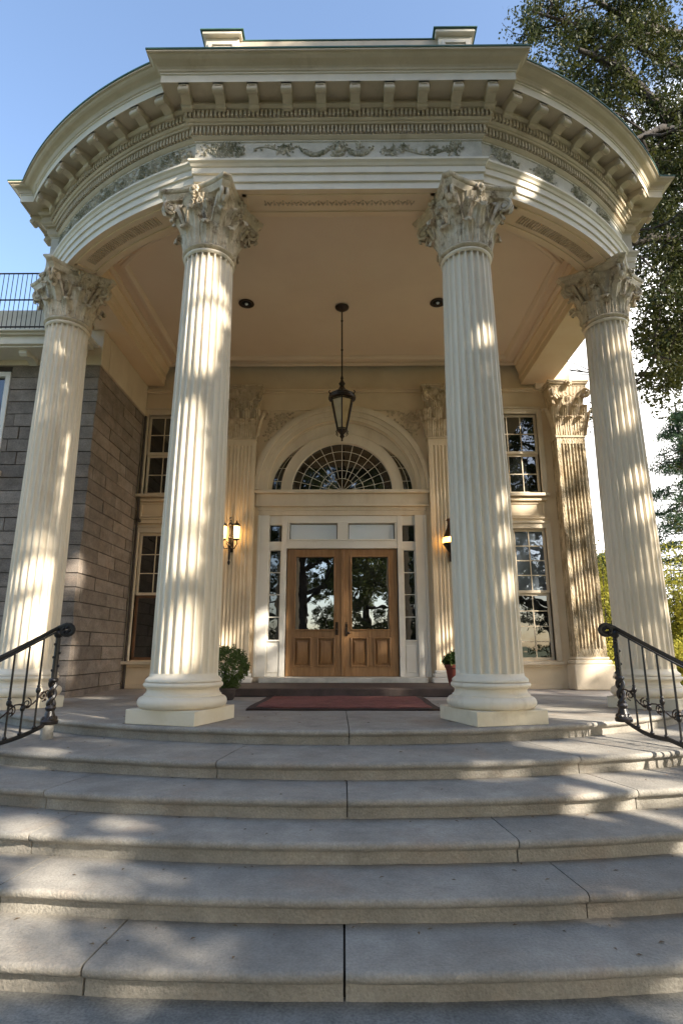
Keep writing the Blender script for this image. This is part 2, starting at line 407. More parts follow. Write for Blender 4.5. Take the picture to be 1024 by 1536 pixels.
def stem(mb, f, s0, s1, z0, amp, per):
    L = abs(s1-s0); k = int(L/.02)
    for i in range(k):
        t = i/k; s = s0+(s1-s0)*t; z = z0+amp*sin(2*PI*(s-s0)/per)
        rblob(mb, f, s, z, .013, .018)
        if i % 2 == 0:
            rleaf(mb, f, s, z, rng.choice((1,-1))*rng.uniform(.5,1.3)+(0 if rng.random()<.7 else PI), rng.uniform(.05,.10), .024, .028)
m = MB(); f = frz_front
for s in (-1.62, -1.48, -1.40): cluster(m, f, s, 6.36, .20, .16, 70)
scroll(m, f, -1.55, 6.36, .09, 0, 1); scroll(m, f, -1.30, 6.34, .07, 2, -1)
stem(m, f, -1.1, -.62, 6.40, .03, .5); scroll(m, f, -.72, 6.38, .07, 1, 1); cluster(m, f, -.66, 6.38, .10, .1, 30)
swag(m, f, -.52, -.08, 6.43, .13); cluster(m, f, 0.0, 6.36, .13, .17, 80, .07)
for k in range(9): rblob(m, f, .0+.07*cos(k*.7), 6.36+.09*sin(k*.7), .024, .045)
rblob(m, f, 0, 6.36, .05, .06); rblob(m, f, 0, 6.40, .03, .075)
swag(m, f, .08, .45, 6.42, .11); scroll(m, f, .30, 6.43, .045, 2, 1)
stem(m, f, .55, 1.55, 6.34, .045, .8); scroll(m, f, .85, 6.38, .07, 0, 1); scroll(m, f, 1.25, 6.36, .07, 3, -1)
cluster(m, f, 1.5, 6.37, .13, .14, 60); cluster(m, f, .7, 6.32, .10, .06, 22)
f = frz_arc(-1)
for i in range(34):
    s = 2.02 + i*.095
    cluster(m, f, s, 6.35, .11, .2, 26, .07)
    if i % 4 == 0: scroll(m, f, s, 6.35, .08, i, 1 if i % 8 else -1)
f = frz_arc(1)
for s0 in (2.05, 2.75, 3.5, 4.15):
    stem(m, f, s0, s0+.45, 6.36, .05, .45); scroll(m, f, s0+.12, 6.38, .07, 1, 1); cluster(m, f, s0+.22, 6.36, .2, .18, 85, .07)
for sg in (-1, 1):
    def f(s, z, d, sg=sg): return Vector((sg*(4.68+d), s, z+EYE))
    for i in range(7): cluster(m, f, 8.5+i*.48, 6.35, .2, .16, 40, .07); scroll(m, f, 8.5+i*.48, 6.36, .08, i, 1)
make('frieze_carving', m, M['relief'], frz, smooth=60)
m = MB()   # bead row under the frieze
for p, nn in along(.03, .034, what=('front','arc')):
    m.blob(p + UP*(6.21+EYE), .012, 5, 4)
make('bead_row', m, M['relief'], frz)

# ---- cornice
m = MB()
sweep(m, [(.035,6.52),(.05,6.53),(.075,6.56),(.075,6.575),(.06,6.58),(.06,6.685),(.125,6.69),(.13,6.70),(.13,6.715),(.15,6.72),(.17,6.745),(.15,6.75),(.15,6.85),(.21,6.86),(.235,6.89),(.235,6.91),(.19,6.915),(.19,6.985),(.445,6.985),(.445,6.972),(.47,6.972)], outer_path)
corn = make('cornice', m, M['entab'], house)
m = MB(); sweep(m, [(.47,6.972),(.47,7.085),(.485,7.09),(.485,7.105)], outer_path)
make('corona_fascia', m, M['fascia'], corn)
m = MB(); sweep(m, [(.485,7.105),(.50,7.115),(.505,7.14),(.52,7.165),(.55,7.185),(.585,7.20),(.61,7.22),(.625,7.245),(.65,7.247),(.65,7.27)], outer_path)
make('cornice_crown', m, M['entab'], corn)
m = MB(); sweep(m, [(.65,7.27),(.66,7.27),(.66,7.292),(.60,7.30)], outer_path)
make('copper_flashing', m, M['greenedge'], corn)
for o, z0, z1, sp, w in ((.06,6.585,6.68,.052,.016),(.15,6.755,6.845,.055,.018)):
    for grp in (-1, 0, 1):
        m = MB()
        for p, nn in along(o, sp):
            if (0 if abs(nn.x) < .05 else (1 if nn.x > 0 else -1)) != grp: continue
            t = UP.cross(nn); m.obox(p + nn*.022 + UP*((z0+z1)/2+EYE), t, nn, UP, w*.86, .026, (z1-z0)/2)
        make('dentil_band', m, M['entab'], corn)
# modillions: one scroll bracket, copied round the cornice
m = MB()
prof = [(.0,0),(.245,0),(.25,-.03),(.262,-.055),(.255,-.085),(.232,-.098),(.205,-.09),(.185,-.072),(.12,-.075),(.06,-.098),(.02,-.125),(.0,-.13)]
m.prism(prof, lambda u, v: (-.062,-u,v*1.35), lambda u, v: (.062,-u,v*1.35))
m.box(-.072,.072,-.27,0,-.012,-.0005)
m.tube([(-.068,-.228,-.092),(.068,-.228,-.092)], .040, 12)
m.tube([(-.068,-.035,-.14),(.068,-.035,-.14)], .032, 10)
for i in range(5): m.blob((-.035+.0175*i, -.262, -.045), .011, 6, 4)
for q in (-1,1): m.tube([(q*.03,-.24,-.10),(q*.03,-.12,-.082),(q*.03,-.03,-.125)], .008, 6)
slots = along(.2, .43, margin=.07)
mod0 = None
for p, nn in slots:
    rz = atan2(nn.x, -nn.y); loc = p + UP*(6.984+EYE)
    if mod0 is None:
        mod0 = make('modillion', m, M['entab'], corn, loc=loc, local=True, bevel=.004)
        mod0.rotation_euler = (0,0,rz)
    else:
        c = mod0.copy(); COL.objects.link(c); c.parent = corn; c.location = loc - ORI[corn.name]; c.rotation_euler = (0,0,rz)
# roof over the portico
m = MB(); a = outer_path(.6)
m.add([(x,y,7.30+EYE) for x,y in a] + [(0,CY,7.45+EYE)], [(i,i+1,len(a)) for i in range(len(a)-1)])
make('portico_roof', m, M['roof'], house)
# attic parapet with panelled pedestals
m = MB(); base = 7.35
def para_seg(mb, p, q, th, z0, z1):
    p = Vector((*p,0)); q = Vector((*q,0)); t = (q-p).normalized(); nn = Vector((t.y,-t.x,0)); c = (p+q)/2; hl = (q-p).length/2
    mb.obox(c + UP*((z0+z1)/2+EYE), t, nn, UP, hl, th/2, (z1-z0)/2)
    mb.obox(c + UP*(z1+.05+EYE), t, nn, UP, hl, th/2+.06, .052)
    mb.obox(c + UP*(z1-.06+EYE), t, nn, UP, hl, th/2+.025, .025)
para_seg(m, (-1.4,6.5), (1.4,6.5), .26, base, 8.19)
for s in (-1,1):
    para_seg(m, (s*1.72,6.66), (s*2.6,7.9), .26, base, 8.17)
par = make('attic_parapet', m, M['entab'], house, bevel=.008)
ped = None
for s in (-1, 1):
    m = MB(); x = s*1.61
    m.box(x-.23,x+.23,6.26,6.76,base+EYE,8.29+EYE); m.box(x-.27,x+.27,6.20,6.82,8.29+EYE,8.34+EYE)
    m.box(x-.13,x+.13,6.245,6.26,7.72+EYE,8.13+EYE)
    for (x0,x1,z0,z1) in ((-.19,-.14,7.65,8.19),(.14,.19,7.65,8.19),(-.14,.14,8.14,8.19),(-.14,.14,7.65,7.70)):
        m.box(x+x0,x+x1,6.23,6.258,z0+EYE,z1+EYE)
    make('parapet_pedestal', m, M['fascia'], par, bevel=.005)
m = MB(); para = [(-1.8,6.5),(1.8,6.5)]
m.box(-1.36,1.36,6.30,6.70,8.295+EYE,8.31+EYE)
for s in (-1,1): m.box(s*1.61-.30,s*1.61+.30,6.18,6.84,8.343+EYE,8.358+EYE)
make('parapet_flashing', m, M['greenedge'], par)

# ---- ceiling
m = MB()
prof = [(.14,6.2),(.17,6.205),(.19,6.235),(.19,6.28),(.30,6.28),(.30,6.25),(.33,6.245),(.35,6.225),(.40,6.225),(.42,6.25),(.44,6.265),(.45,6.30)]
sweep(m, prof, inner_path, True)
a = inner_path(.45)
m.add([(x,y,6.30+EYE) for x,y in a], [tuple(range(len(a)))])
ceil = make('porch_ceiling', m, M['ceil'], house)
for s in (-1, 1):
    m = MB(); m.lathe([(.14,0),(.145,-.015),(.12,-.022),(.10,-.015),(.085,.0)], 28, (s*1.78+.02,9.55,6.298+EYE), caps=False)
    t = make('recessed_light', m, M['bronze'], ceil)
    m = MB(); m.lathe([(.10,.001),(.09,-.006),(.0005,-.008)], 24, (s*1.78+.02,9.55,6.297+EYE)); make('light_lens', m, M['interior'], t)
    m = MB(); m.blob((s*1.78+.02,9.55,6.285+EYE), .03, 10, 6); make('bulb', m, M['milky'], t)

# ------------------------------------------------------------------ columns
H_COL = 5.79 + EYE - FLOOR
def acanthus(mb, P, w, h, rc, lean=.03, nu=8, nt=16, droop=190):
    """P(u,v,d): u lateral, v up, d outward"""
    def fn(a, t):
        u = (a-.5)*2
        if t < .62:
            q = t/.62; v = h*.9*q; d = .012 + lean*q*q
        else:
            q = (t-.62)/.38; ph = R_(droop)*q; v = h*.9 + rc*sin(ph); d = .012+lean + rc*(1-cos(ph))
        W = w*(.62+.38*sin(PI*min(1, t*1.05)**.8))*(1-.16*abs(sin(4.5*PI*t)))
        if t > .85: W *= 1-.55*((t-.85)/.15)
        d += .018*(1-abs(u))**.5 - .02*u*u + .007*cos(u*PI*4)
        return P(u*W, v, d)
    mb.grid(fn, nu, nt)
def spiral(mb, P, r0, turns, bw, n=30, dirn=1, start=PI/2):
    """P(u,v,w) plane point; a band coiling into an eye"""
    pts = []; rad = []
    for i in range(n+1):
        t = i/n; a = start - dirn*t*turns*2*PI; r = r0*(1-.86*t)
        pts.append(P(r*cos(a), r*sin(a))); rad.append(bw*(1-.55*t))
    mb.tube(pts, rad, 6)
def capital(mb, z0, H, rb):
    k = H/.80
    # astragal and bell
    mb.lathe([(rb-.01,-.03),(rb+.03,-.02),(rb+.04,0),(rb+.03,.02),(rb-.005,.03)], 40, (0,0,z0), caps=False)
    def bell(a, t):
        th = a*2*PI; z = .03 + .65*k*t; r = rb + .0 + .12*t**3 + .02*t + .005*cos(48*th)
        return (r*cos(th), r*sin(th), z0+z)
    mb.grid(bell, 192, 10, cu=True)
    def place(th, zz=0):
        c, s = cos(th), sin(th)
        def P(u, v, d):
            vv = (v+zz)/(.68*k); rr = rb + .12*max(0,min(1,vv))**3 + .02*vv + d
            th2 = th + u/max(rr,.2); return (rr*cos(th2), rr*sin(th2), z0 + .03 + v + zz)
        return P
    for i in range(8): acanthus(mb, place(i*PI/4 + PI/8), .115, .24*k, .045, .035)
    for i in range(8): acanthus(mb, place(i*PI/4), .11, .43*k, .055, .055)
    for i in range(8): acanthus(mb, place(i*PI/4 + PI/8, .30), .06, .20*k, .035, .05, 6, 12)
    # corner volutes on diagonals (with leaf beneath) and small helices
    for i in range(4):
        th = PI/4 + i*PI/2; c, s = cos(th), sin(th)
        D = Vector((c,s,0)); T = Vector((-s,c,0))
        zc = z0 + .585*k; rc = .545
        for q in (-1, 1):
            pts = [Vector((0,0,z0+.30*k)) + D*(rb+.04) + T*q*.09, Vector((0,0,z0+.44*k)) + D*(rb+.09) + T*q*.075, Vector((0,0,z0+.58*k)) + D*(rb+.15) + T*q*.055, Vector((0,0,zc+.093)) + D*(rc-.05) + T*q*.04]
            mb.tube(pts, [.012,.018,.022,.024], 7, flat=1.4)
            spiral(mb, lambda u, v, q=q: Vector((0,0,zc)) + D*(rc + u) + T*q*.036 + UP*v, .095, 1.9, .024, 34, 1)
        mb.tube([Vector((0,0,zc)) + D*rc - T*.05, Vector((0,0,zc)) + D*rc + T*.05], .028, 10)
        def PL(u, v, d, D=D, T=T): return Vector((0,0,z0+.26*k+v)) + D*(rb+.04+d+v*.42) + T*u
        acanthus(mb, PL, .075, .26*k, .055, .05, 6, 14, 215)
        # helices meeting under each face
        th2 = i*PI/2; D2 = Vector((cos(th2), sin(th2), 0)); T2 = Vector((-sin(th2), cos(th2), 0))
        for q in (-1, 1):
            spiral(mb, lambda u, v, q=q: Vector((0,0,z0+.58*k)) + D2*(rb+.105) + T2*(q*(.075) - q*u) + UP*v, .055, 1.5, .014, 22, 1, PI*.5)
            mb.tube([Vector((0,0,z0+.36*k))+D2*(rb+.05)+T2*q*.15, Vector((0,0,z0+.50*k))+D2*(rb+.08)+T2*q*.12, Vector((0,0,z0+.63*k))+D2*(rb+.105)+T2*q*.08], [.010,.013,.013], 6)
        # fleuron
        fc = Vector((0,0,z0+.735*k)) + D2*.455
        for j in range(9):
            g = 2*PI*j/9; a_ = T2*cos(g)+UP*sin(g)
            mb.blob(fc + a_*.045 + D2*.0, .028, 6, 4)
        mb.blob(fc + D2*.03, .03, 8, 5)
        for j in range(3): mb.blob(fc - UP*(.07+.035*j) + D2*(.01-.01*j), .022-.004*j, 6, 4)
    # abacus with concave sides
    def outline(s_):
        pts = []
        cr = .705*s_; cw = .05*s_; mid = .455*s_
        for i in range(4):
            th = PI/4 + i*PI/2; D = Vector((cos(th), sin(th), 0)); T = Vector((-sin(th), cos(th), 0))
            a_ = D*cr - T*cw; b_ = D*cr + T*cw
            th2 = th + PI/4; Mid = Vector((cos(th2), sin(th2), 0))*mid
            D3 = Vector((cos(th+PI/2), sin(th+PI/2), 0)); T3 = Vector((-sin(th+PI/2), cos(th+PI/2), 0)); c_ = D3*cr - T3*cw
            pts.append(a_)
            for j in range(12):
                t = j/12; ctrl = Mid*2 - (b_+c_)/2
                pts.append(b_*(1-t)**2 + ctrl*2*t*(1-t) + c_*t*t)
        return pts
    layers = [(.62,.66),(.86,.67),(.88,.70),(.93,.735),(.93,.745),(.96,.75),(.99,.775),(1.0,.785),(1.0,.80)]
    rings = [outline(s_) for s_, _ in layers]; n = len(rings[0]); vs = []; fs = []
    for ring, (_, z) in zip(rings, layers): vs += [p + UP*(z0+z*k) for p in ring]
    for j in range(len(layers)-1):
        for i in range(n): fs.append((j*n+i, j*n+(i+1)%n, (j+1)*n+(i+1)%n, (j+1)*n+i))
    fs.append(tuple(range(n-1,-1,-1))); fs.append(tuple((len(layers)-1)*n+i for i in range(n)))
    mb.add(vs, fs)
def fluted(mb, z0, z1, r0, r1, nf=24, per=10):
    n = nf*per; H = z1-z0
    zs = [0,.008,.014,.02,.026,.032,.040,.05] + [.05+.90*i/16 for i in range(1,16)] + [.95,.958,.966,.972,.978,.985,.991,1]
    zs = sorted(set(zs))
    def fn(a, t):
        q = zs[int(round(t*(len(zs)-1)))]; th = a*2*PI; r = r0 + (r1-r0)*(q**1.6)
        ph = (a*nf) % 1.0
        if ph < .12 or ph > .88: d = 0
        else:
            x = (ph-.5)/.38; hgt = sqrt(max(0,1-x*x))
            e0 = (q*H-.11)/.09; e1 = (H-.07-q*H)/.09
            e = min(e0, e1)
            # rounded ends
            if e <= -1: hgt = 0
            elif e < 0: hgt = max(0, 1 - x*x - e*e); hgt = sqrt(hgt)
            d = hgt*.036
        return ((r-d)*cos(th), (r-d)*sin(th), z0+q*H)
    mb.grid(fn, n, len(zs)-1, cu=True)
cap_h = .80; zs1 = H_COL - cap_h; zs0 = .44
def column_parts():
    s = MB(); fluted(s, zs0, zs1, .365, .305)
    s.lathe([(.30,0),(.41,0),(.41,.02),(.395,.035),(.37,.055),(.366,.085)], 48, (0,0,zs0-.02), caps=False)
    s.lathe([(.306,-.09),(.325,-.075),(.33,-.06),(.325,-.045),(.306,-.035)], 48, (0,0,zs1), caps=False)
    b = MB()
    def tor(rc, r, zc, n=9): return [(rc + r*cos(-PI/2+PI*i/n), zc + r*sin(-PI/2+PI*i/n)) for i in range(n+1)]
    prof = [(.30,.145)] + tor(.415, .062, .207) + [(.415,.272),(.415,.285),(.395,.30),(.385,.325),(.39,.345)] + [(.405,.352)] + tor(.400,.028,.385) + [(.39,.418),(.36,.42)]
    b.lathe(prof, 56, (0,0,0), caps=False)
    p = MB(); p.box(-.415,.415,-.415,.415,0,.146)
    c = MB(); capital(c, zs1, cap_h, .31)
    return s, b, p, c
s, b, p, c = column_parts()
spots = [(-1.70,6.62),(1.67,6.62),(-4.33,8.22),(4.19,8.22)]
x, y = spots[0]
col0 = make('column', s, M['column'], house, loc=(x,y,FLOOR), local=True, smooth=50)
ORI_col = ORI[col0.name]
for nm, q, mt, bv in (('column_base', b, M['column'], None), ('plinth', p, M['plinth'], .006), ('capital', c, M['capital'], None)):
    o = make(nm, q, mt, col0, local=True, bevel=bv, smooth=50); o.location = (0,0,0)
col0.rotation_euler = (0,0,atan2(x, CY-y))
for (x, y) in spots[1:]:
    copy_part(col0, house, (x,y,FLOOR), atan2(x, CY-y))

# ------------------------------------------------------------------ porch floor and steps
steps = thing('front_steps', 'broad curved grey stone steps rising to the columned porch', 'steps', (0, 5.5, 0))
rad = [5.90, 5.05, 4.49, 4.02, 3.56, 3.12]
RISE = FLOOR/6
def step_slab(k, a0, a1, jit):
    """one stone of step k between angles a0 and a1"""
    Yc = 12 + 1.15*k; R = Yc - rad[k]; top = FLOOR - RISE*k; bot = top - RISE + .001 if k < 5 else -.02
    m = MB(); n = max(2, int(abs(a1-a0)*R/.06))
    depth = 1.5 if k else 3.0
    prof = [(-.03,bot),(-.03,top-.070),(-.022,top-.060),(-.008,top-.056),(.010,top-.052),(.021,top-.040),(.025,top-.026),(.021,top-.012),(.010,top-.003),(-.006,top),(-.06,top),(-.18,top),(-depth,top-.0),(-depth,bot)]
    vs = []; fs = []; P = len(prof)
    wob = [0]*(n+1)
    for i in range(n+1):
        a = a0+(a1-a0)*i/n; edge = min(i, n-i)
        w = .004*sin(a*37+k)+.0025*sin(a*131+2*k)+rng.uniform(-.002,.002) - (.010*rng.random() if rng.random() < .05 else 0)
        pull = .012 if edge == 0 else 0
        for (o, z) in prof:
            rr = R + o + (w if o > -.05 else 0) - (pull if o > -.02 else 0)
            vs.append((rr*sin(a), Yc - rr*cos(a), z + (.0015*sin(a*23+k) if z > bot+.01 and o > -.5 else 0)))
    for i in range(n):
        for j in range(P):
            j2 = (j+1) % P; fs.append((i*P+j, (i+1)*P+j, (i+1)*P+j2, i*P+j2))
    fs.append(tuple(range(P))); fs.append(tuple(n*P+j for j in range(P-1,-1,-1)))
    return m.add(vs, fs)
joints = [[-1.75*.62, .10, 1.75*.98], [-.98, 2.1], [-2.2, .10, 2.3], [-2.0, 1.19], [-1.9, 1.44], [-1.16, .085, 2.2]]
joints[0] = [.12]
for k in range(6):
    Yc = 12 + 1.15*k; R = Yc - rad[k]
    aj = [-1.15] + [math.asin(max(-.99,min(.99,x/R))) for x in joints[k]] + [1.15]
    far = [math.asin(x/R) for x in (3.6, 5.0) if x/R < .88]
    aj = sorted(set(aj + far + [-q for q in far]))
    gap = .0045/R if k < 5 else .006/R
    m = MB()
    for a0, a1 in zip(aj, aj[1:]):
        t = step_slab(k, a0+gap, a1-gap, 0); m.add(t.v, t.f)
    make('step', m, M['step'], steps, smooth=35)
m = MB()  # rubble core that carries the treads
for k in range(6):
    Yc = 12 + 1.15*k; R = Yc - rad[k] - .07; top = FLOOR - RISE*k - .035
    poly = [(R*sin(-1.15+2.3*i/40), Yc - R*cos(-1.15+2.3*i/40)) for i in range(41)]
    poly = [(poly[0][0], 12.2)] + poly + [(poly[-1][0], 12.2)]
    m.prism(poly, lambda x, y: (x,y,-.3), lambda x, y, t=top: (x,y,t))
make('step_core', m, M['mortar'], steps, smooth=0)
m = MB()  # porch paving behind the nosing course
poly = [(3.12*sin(R_(-62+124*i/40)), 12-3.12*cos(R_(-62+124*i/40))) for i in range(41)]
Yc = 12
R = 12-5.9-2.98
a_s = [-1.2+2.4*i/40 for i in range(41)]
poly = [(-5.6,12.0)] + [(-5.6, 9.6)] + [(R*sin(t), 12-R*cos(t)) for t in a_s if False]
m.box(-5.55, -.0035, 8.8, 12.3, FLOOR-.2, FLOOR-.004); m.box(.0035, 5.55, 8.8, 12.3, FLOOR-.2, FLOOR-.004)
make('porch_paving', m, M['floor'], steps, smooth=0)
# dark step before the door, pale threshold
m = MB(); m.box(-2.42,2.42,9.95,11.96,FLOOR+.0,FLOOR+.13)
make('door_step', m, M['darkstep'], house, bevel=.012)
m = MB(); m.box(-1.62,1.66,11.62,12.2,FLOOR+.131,FLOOR+.225)
make('threshold', m, M['frieze'], house, bevel=.008)

# mat
mt = thing('door_mat', 'long worn red mat with dark border lying before the doorway', 'mat', (.06, 8.8, FLOOR))
m = MB(); x0,x1,y0,y1 = -1.19,1.31,7.70,9.84
def matg(x0,x1,y0,y1,z,amp):
    g = MB(); nx = 60; ny = 24
    def top(a,t):
        ex = rng.uniform(-.004,.004) if (t in (0,1) or a in (0,1)) else 0
        return (x0+(x1-x0)*a+ex+.012*sin(t*7+x0*3)*(1 if a in (0,1) else 0), y0+(y1-y0)*t+ex+.012*sin(a*9+y0)*(1 if t in (0,1) else 0), z+amp*(sin(a*23+t*3)*.5+.5)+.006*max(0,sin(a*6.5+t*4+1))**3)
    g.grid(top, nx, ny)
    g.box(x0+.004,x1-.004,y0+.004,y1-.004,FLOOR,z-.001); return g
make('mat_border', matg(x0,x1,y0,y1,FLOOR+.016,.004), M['mat_dark'], mt)
make('mat_field', matg(x0+.11,x1-.11,y0+.13,y1-.12,FLOOR+.026,.004), M['mat_red'], mt)

# ------------------------------------------------------------------ back wall
W0 = 12.0
m = MB()
def wbox(x0,x1,z0,z1,y0=W0,y1=12.35): m.box(x0,x1,y0,y1,z0+EYE,z1+EYE)
fz = FLOOR-EYE
for s in (-1,1):
    xs = sorted((s*1.87, s*3.0)); wbox(xs[0], xs[1], fz, 6.35)
    xs = sorted((s*3.0, s*4.3)); wbox(xs[0], xs[1], fz, -.2); wbox(xs[0], xs[1], 2.50, 3.28); wbox(xs[0], xs[1], 5.1, 6.35)
    xs = sorted((s*4.3, s*5.13)); wbox(xs[0], xs[1], fz, 6.35)
# spandrel over the arch
na = 40; ZS = 3.36
for i in range(na):
    a0 = PI*i/na; a1 = PI*(i+1)/na; rr = 1.60
    q = [(rr*cos(a0), ZS+rr*sin(a0)), (rr*cos(a1), ZS+rr*sin(a1))]
    x_0, x_1 = q[0][0], q[1][0]
    vs = [(x_0,W0,q[0][1]+EYE),(x_1,W0,q[1][1]+EYE),(x_1,W0,6.35+EYE),(x_0,W0,6.35+EYE),(x_0,W0+.25,q[0][1]+EYE),(x_1,W0+.25,q[1][1]+EYE)]
    m.add(vs, [(0,3,2,1),(0,1,5,4)])
for s in (-1,1):
    xs = sorted((s*1.60, s*1.87)); wbox(xs[0], xs[1], fz, 6.35)
wall = make('porch_wall', m, M['inner'], house, smooth=0)
# string mouldings on the wall
m = MB()
for (z0,z1,d) in ((5.62,5.67,.06),(5.67,5.70,.09),(5.20,5.235,.035)):
    m.box(-4.38,4.6,W0-d,W0-.001,z0+EYE,z1+EYE)
make('wall_moulding', m, M['inner'], house, bevel=.006)
for s in (-1,1):
    m = MB()
    for (z0,z1,d) in ((3.10,3.16,.07),(2.62,2.70,.06),(2.70,2.74,.09)):
        xs = sorted((s*2.46, s*4.36)); m.box(xs[0], xs[1], W0-d, W0-.001, z0+EYE, z1+EYE)
    # panel between windows
    for (u0,u1,z0,z1) in ((2.85,4.33,2.76,2.80),(2.85,4.33,3.04,3.08),(2.85,2.9,2.8,3.04),(4.28,4.33,2.8,3.04)):
        xs = sorted((s*u0,s*u1)); m.box(xs[0],xs[1],W0-.022,W0-.001,z0+EYE,z1+EYE)
    # dado under lower window
    for (u0,u1,z0,z1) in ((2.6,4.36,-.34,-.28),(2.6,4.36,fz,fz+.08)):
        xs = sorted((s*u0,s*u1)); m.box(xs[0],xs[1],W0-.05,W0-.001,z0+EYE,z1+EYE)
    make('wall_moulding', m, M['inner'], house, bevel=.006)
# spandrel carving
for s in (-1,1):
    m = MB()
    def f(u, z, d, s=s): return Vector((s*u, W0-d, z+EYE))
    for i in range(150):
        z = rng.uniform(4.45,5.15); u = rng.uniform(1.0,1.68)
        if (u*u+(z-ZS)**2) > 1.98**2: rleaf(m, f, u, z, rng.uniform(0,6.28), rng.uniform(.05,.11), .03, .04)
    for (u,z) in ((1.45,4.95),(1.3,5.08),(1.58,4.75)): scroll(m, f, u, z, .08, u*9, 1)
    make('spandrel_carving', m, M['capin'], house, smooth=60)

# windows
def window(s, z0, z1, rows, cols, kind, sashmat, glassmat):
    x0, x1 = sorted((s*3.0, s*4.3)); y = W0
    m = MB()
    for (u0,u1,w0,w1,d0) in ((x0-.11,x0,z0-.02,z1+.11,.05),(x1,x1+(.11 if s>0 else .08),z0-.02,z1+.11,.05),(x0,x1,z1,z1+.11,.05)):
        m.box(u0,u1,y-d0,y+.12,w0+EYE,w1+EYE)
    m.box(x0-.13,x1+.09,y-.08,y-.051,z1+.11+EYE,z1+.15+EYE)
    fr = make('window', m, M['cream'], house, bevel=.006)
    m = MB(); m.box(x0-.16,x1+(.12 if s>0 else .08),y-.13,y+.1,z0-.085+EYE,z0-.021+EYE); make('window_sill', m, M['cream'], fr, bevel=.006)
    zm = (z0+z1)/2
    for j, (a, b, yy, sm) in enumerate(((zm, z1, y+.04, M['cream']), (z0, zm+.0, y+.085, sashmat))):
        m = MB(); t = .055
        m.box(x0,x0+t,yy,yy+.04,a+EYE,b+EYE); m.box(x1-t,x1,yy,yy+.04,a+EYE,b+EYE)
        m.box(x0+t,x1-t,yy,yy+.04,a+EYE,a+t+EYE); m.box(x0+t,x1-t,yy,yy+.04,b-t+EYE,b+EYE)
        r_ = rows[j]; c_ = cols[j]
        for i in range(1,c_): xx = x0+t+(x1-x0-2*t)*i/c_; m.box(xx-.010,xx+.010,yy+.006,yy+.034,a+t+EYE,b-t+EYE)
        for i in range(1,r_): zz = a+t+(b-a-2*t)*i/r_; m.box(x0+t,x1-t,yy+.008,yy+.032,zz-.010+EYE,zz+.010+EYE)
        sh = make('sash', m, sm, fr)
        m = MB(); m.box(x0+t*.5,x1-t*.5,yy+.018,yy+.024,a+.03+EYE,b-.03+EYE); make('pane', m, glassmat[j], fr, smooth=0)
    if kind == 'curtain':
        m = MB()
        m.grid(lambda a,t: (x1-.30+.26*a, y+.20+.02*sin(a*26), z0+.05+(z1-z0-.1)*t+EYE), 30, 4)
        make('curtain', m, M['curtain'], fr)
    return fr
window(-1, 3.28, 5.10, (2,2), (4,4), '', M['cream'], (M['glass'],M['glass']))
window(1, 3.28, 5.10, (2,2), (4,4), '', M['cream'], (M['glass'],M['glass']))
window(-1, -.20, 2.42, (3,1), (4,1), '', M['blacksash'], (M['glass'],M['glass']))
window(1, -.20, 2.50, (4,4), (4,4), 'curtain', M['cream'], (M['paleglass'],M['glass']))
m = MB(); m.box(-4.4,4.6,12.36,12.38,fz+EYE,6.3+EYE); make('room_darkness', m, M['interior'], house, smooth=0).name = 'room_dark_sheet'  # near-black sheet stands in for the darkness of the unlit rooms

# pilasters
def pilaster_shaft(mb, x0, x1, yf, yb, z0, z1, nf):
    n = nf*8; H = z1-z0; w = x1-x0
    zs = [0,.03,.035,.04,.05] + [.1*i for i in range(1,10)] + [.95,.96,.965,.97,1]
    def fn(a, t):
        q = zs[int(round(t*(len(zs)-1)))]; e = .10; u = (a-e)/(1-2*e); d = 0
        if 0 < u < 1 and .034 < q < .966:
            ph = (u*nf) % 1
            if .15 < ph < .85: d = .028*sqrt(max(0,1-((ph-.5)/.35)**2))
        return (x0+w*a, yf+d, z0+H*q+EYE)
    mb.grid(fn, n, len(zs)-1)
    mb.add([(x0,yf,z0+EYE),(x0,yb,z0+EYE),(x0,yb,z1+EYE),(x0,yf,z1+EYE)], [(0,3,2,1)])
    mb.add([(x1,yf,z0+EYE),(x1,yb,z0+EYE),(x1,yb,z1+EYE),(x1,yf,z1+EYE)], [(0,1,2,3)])
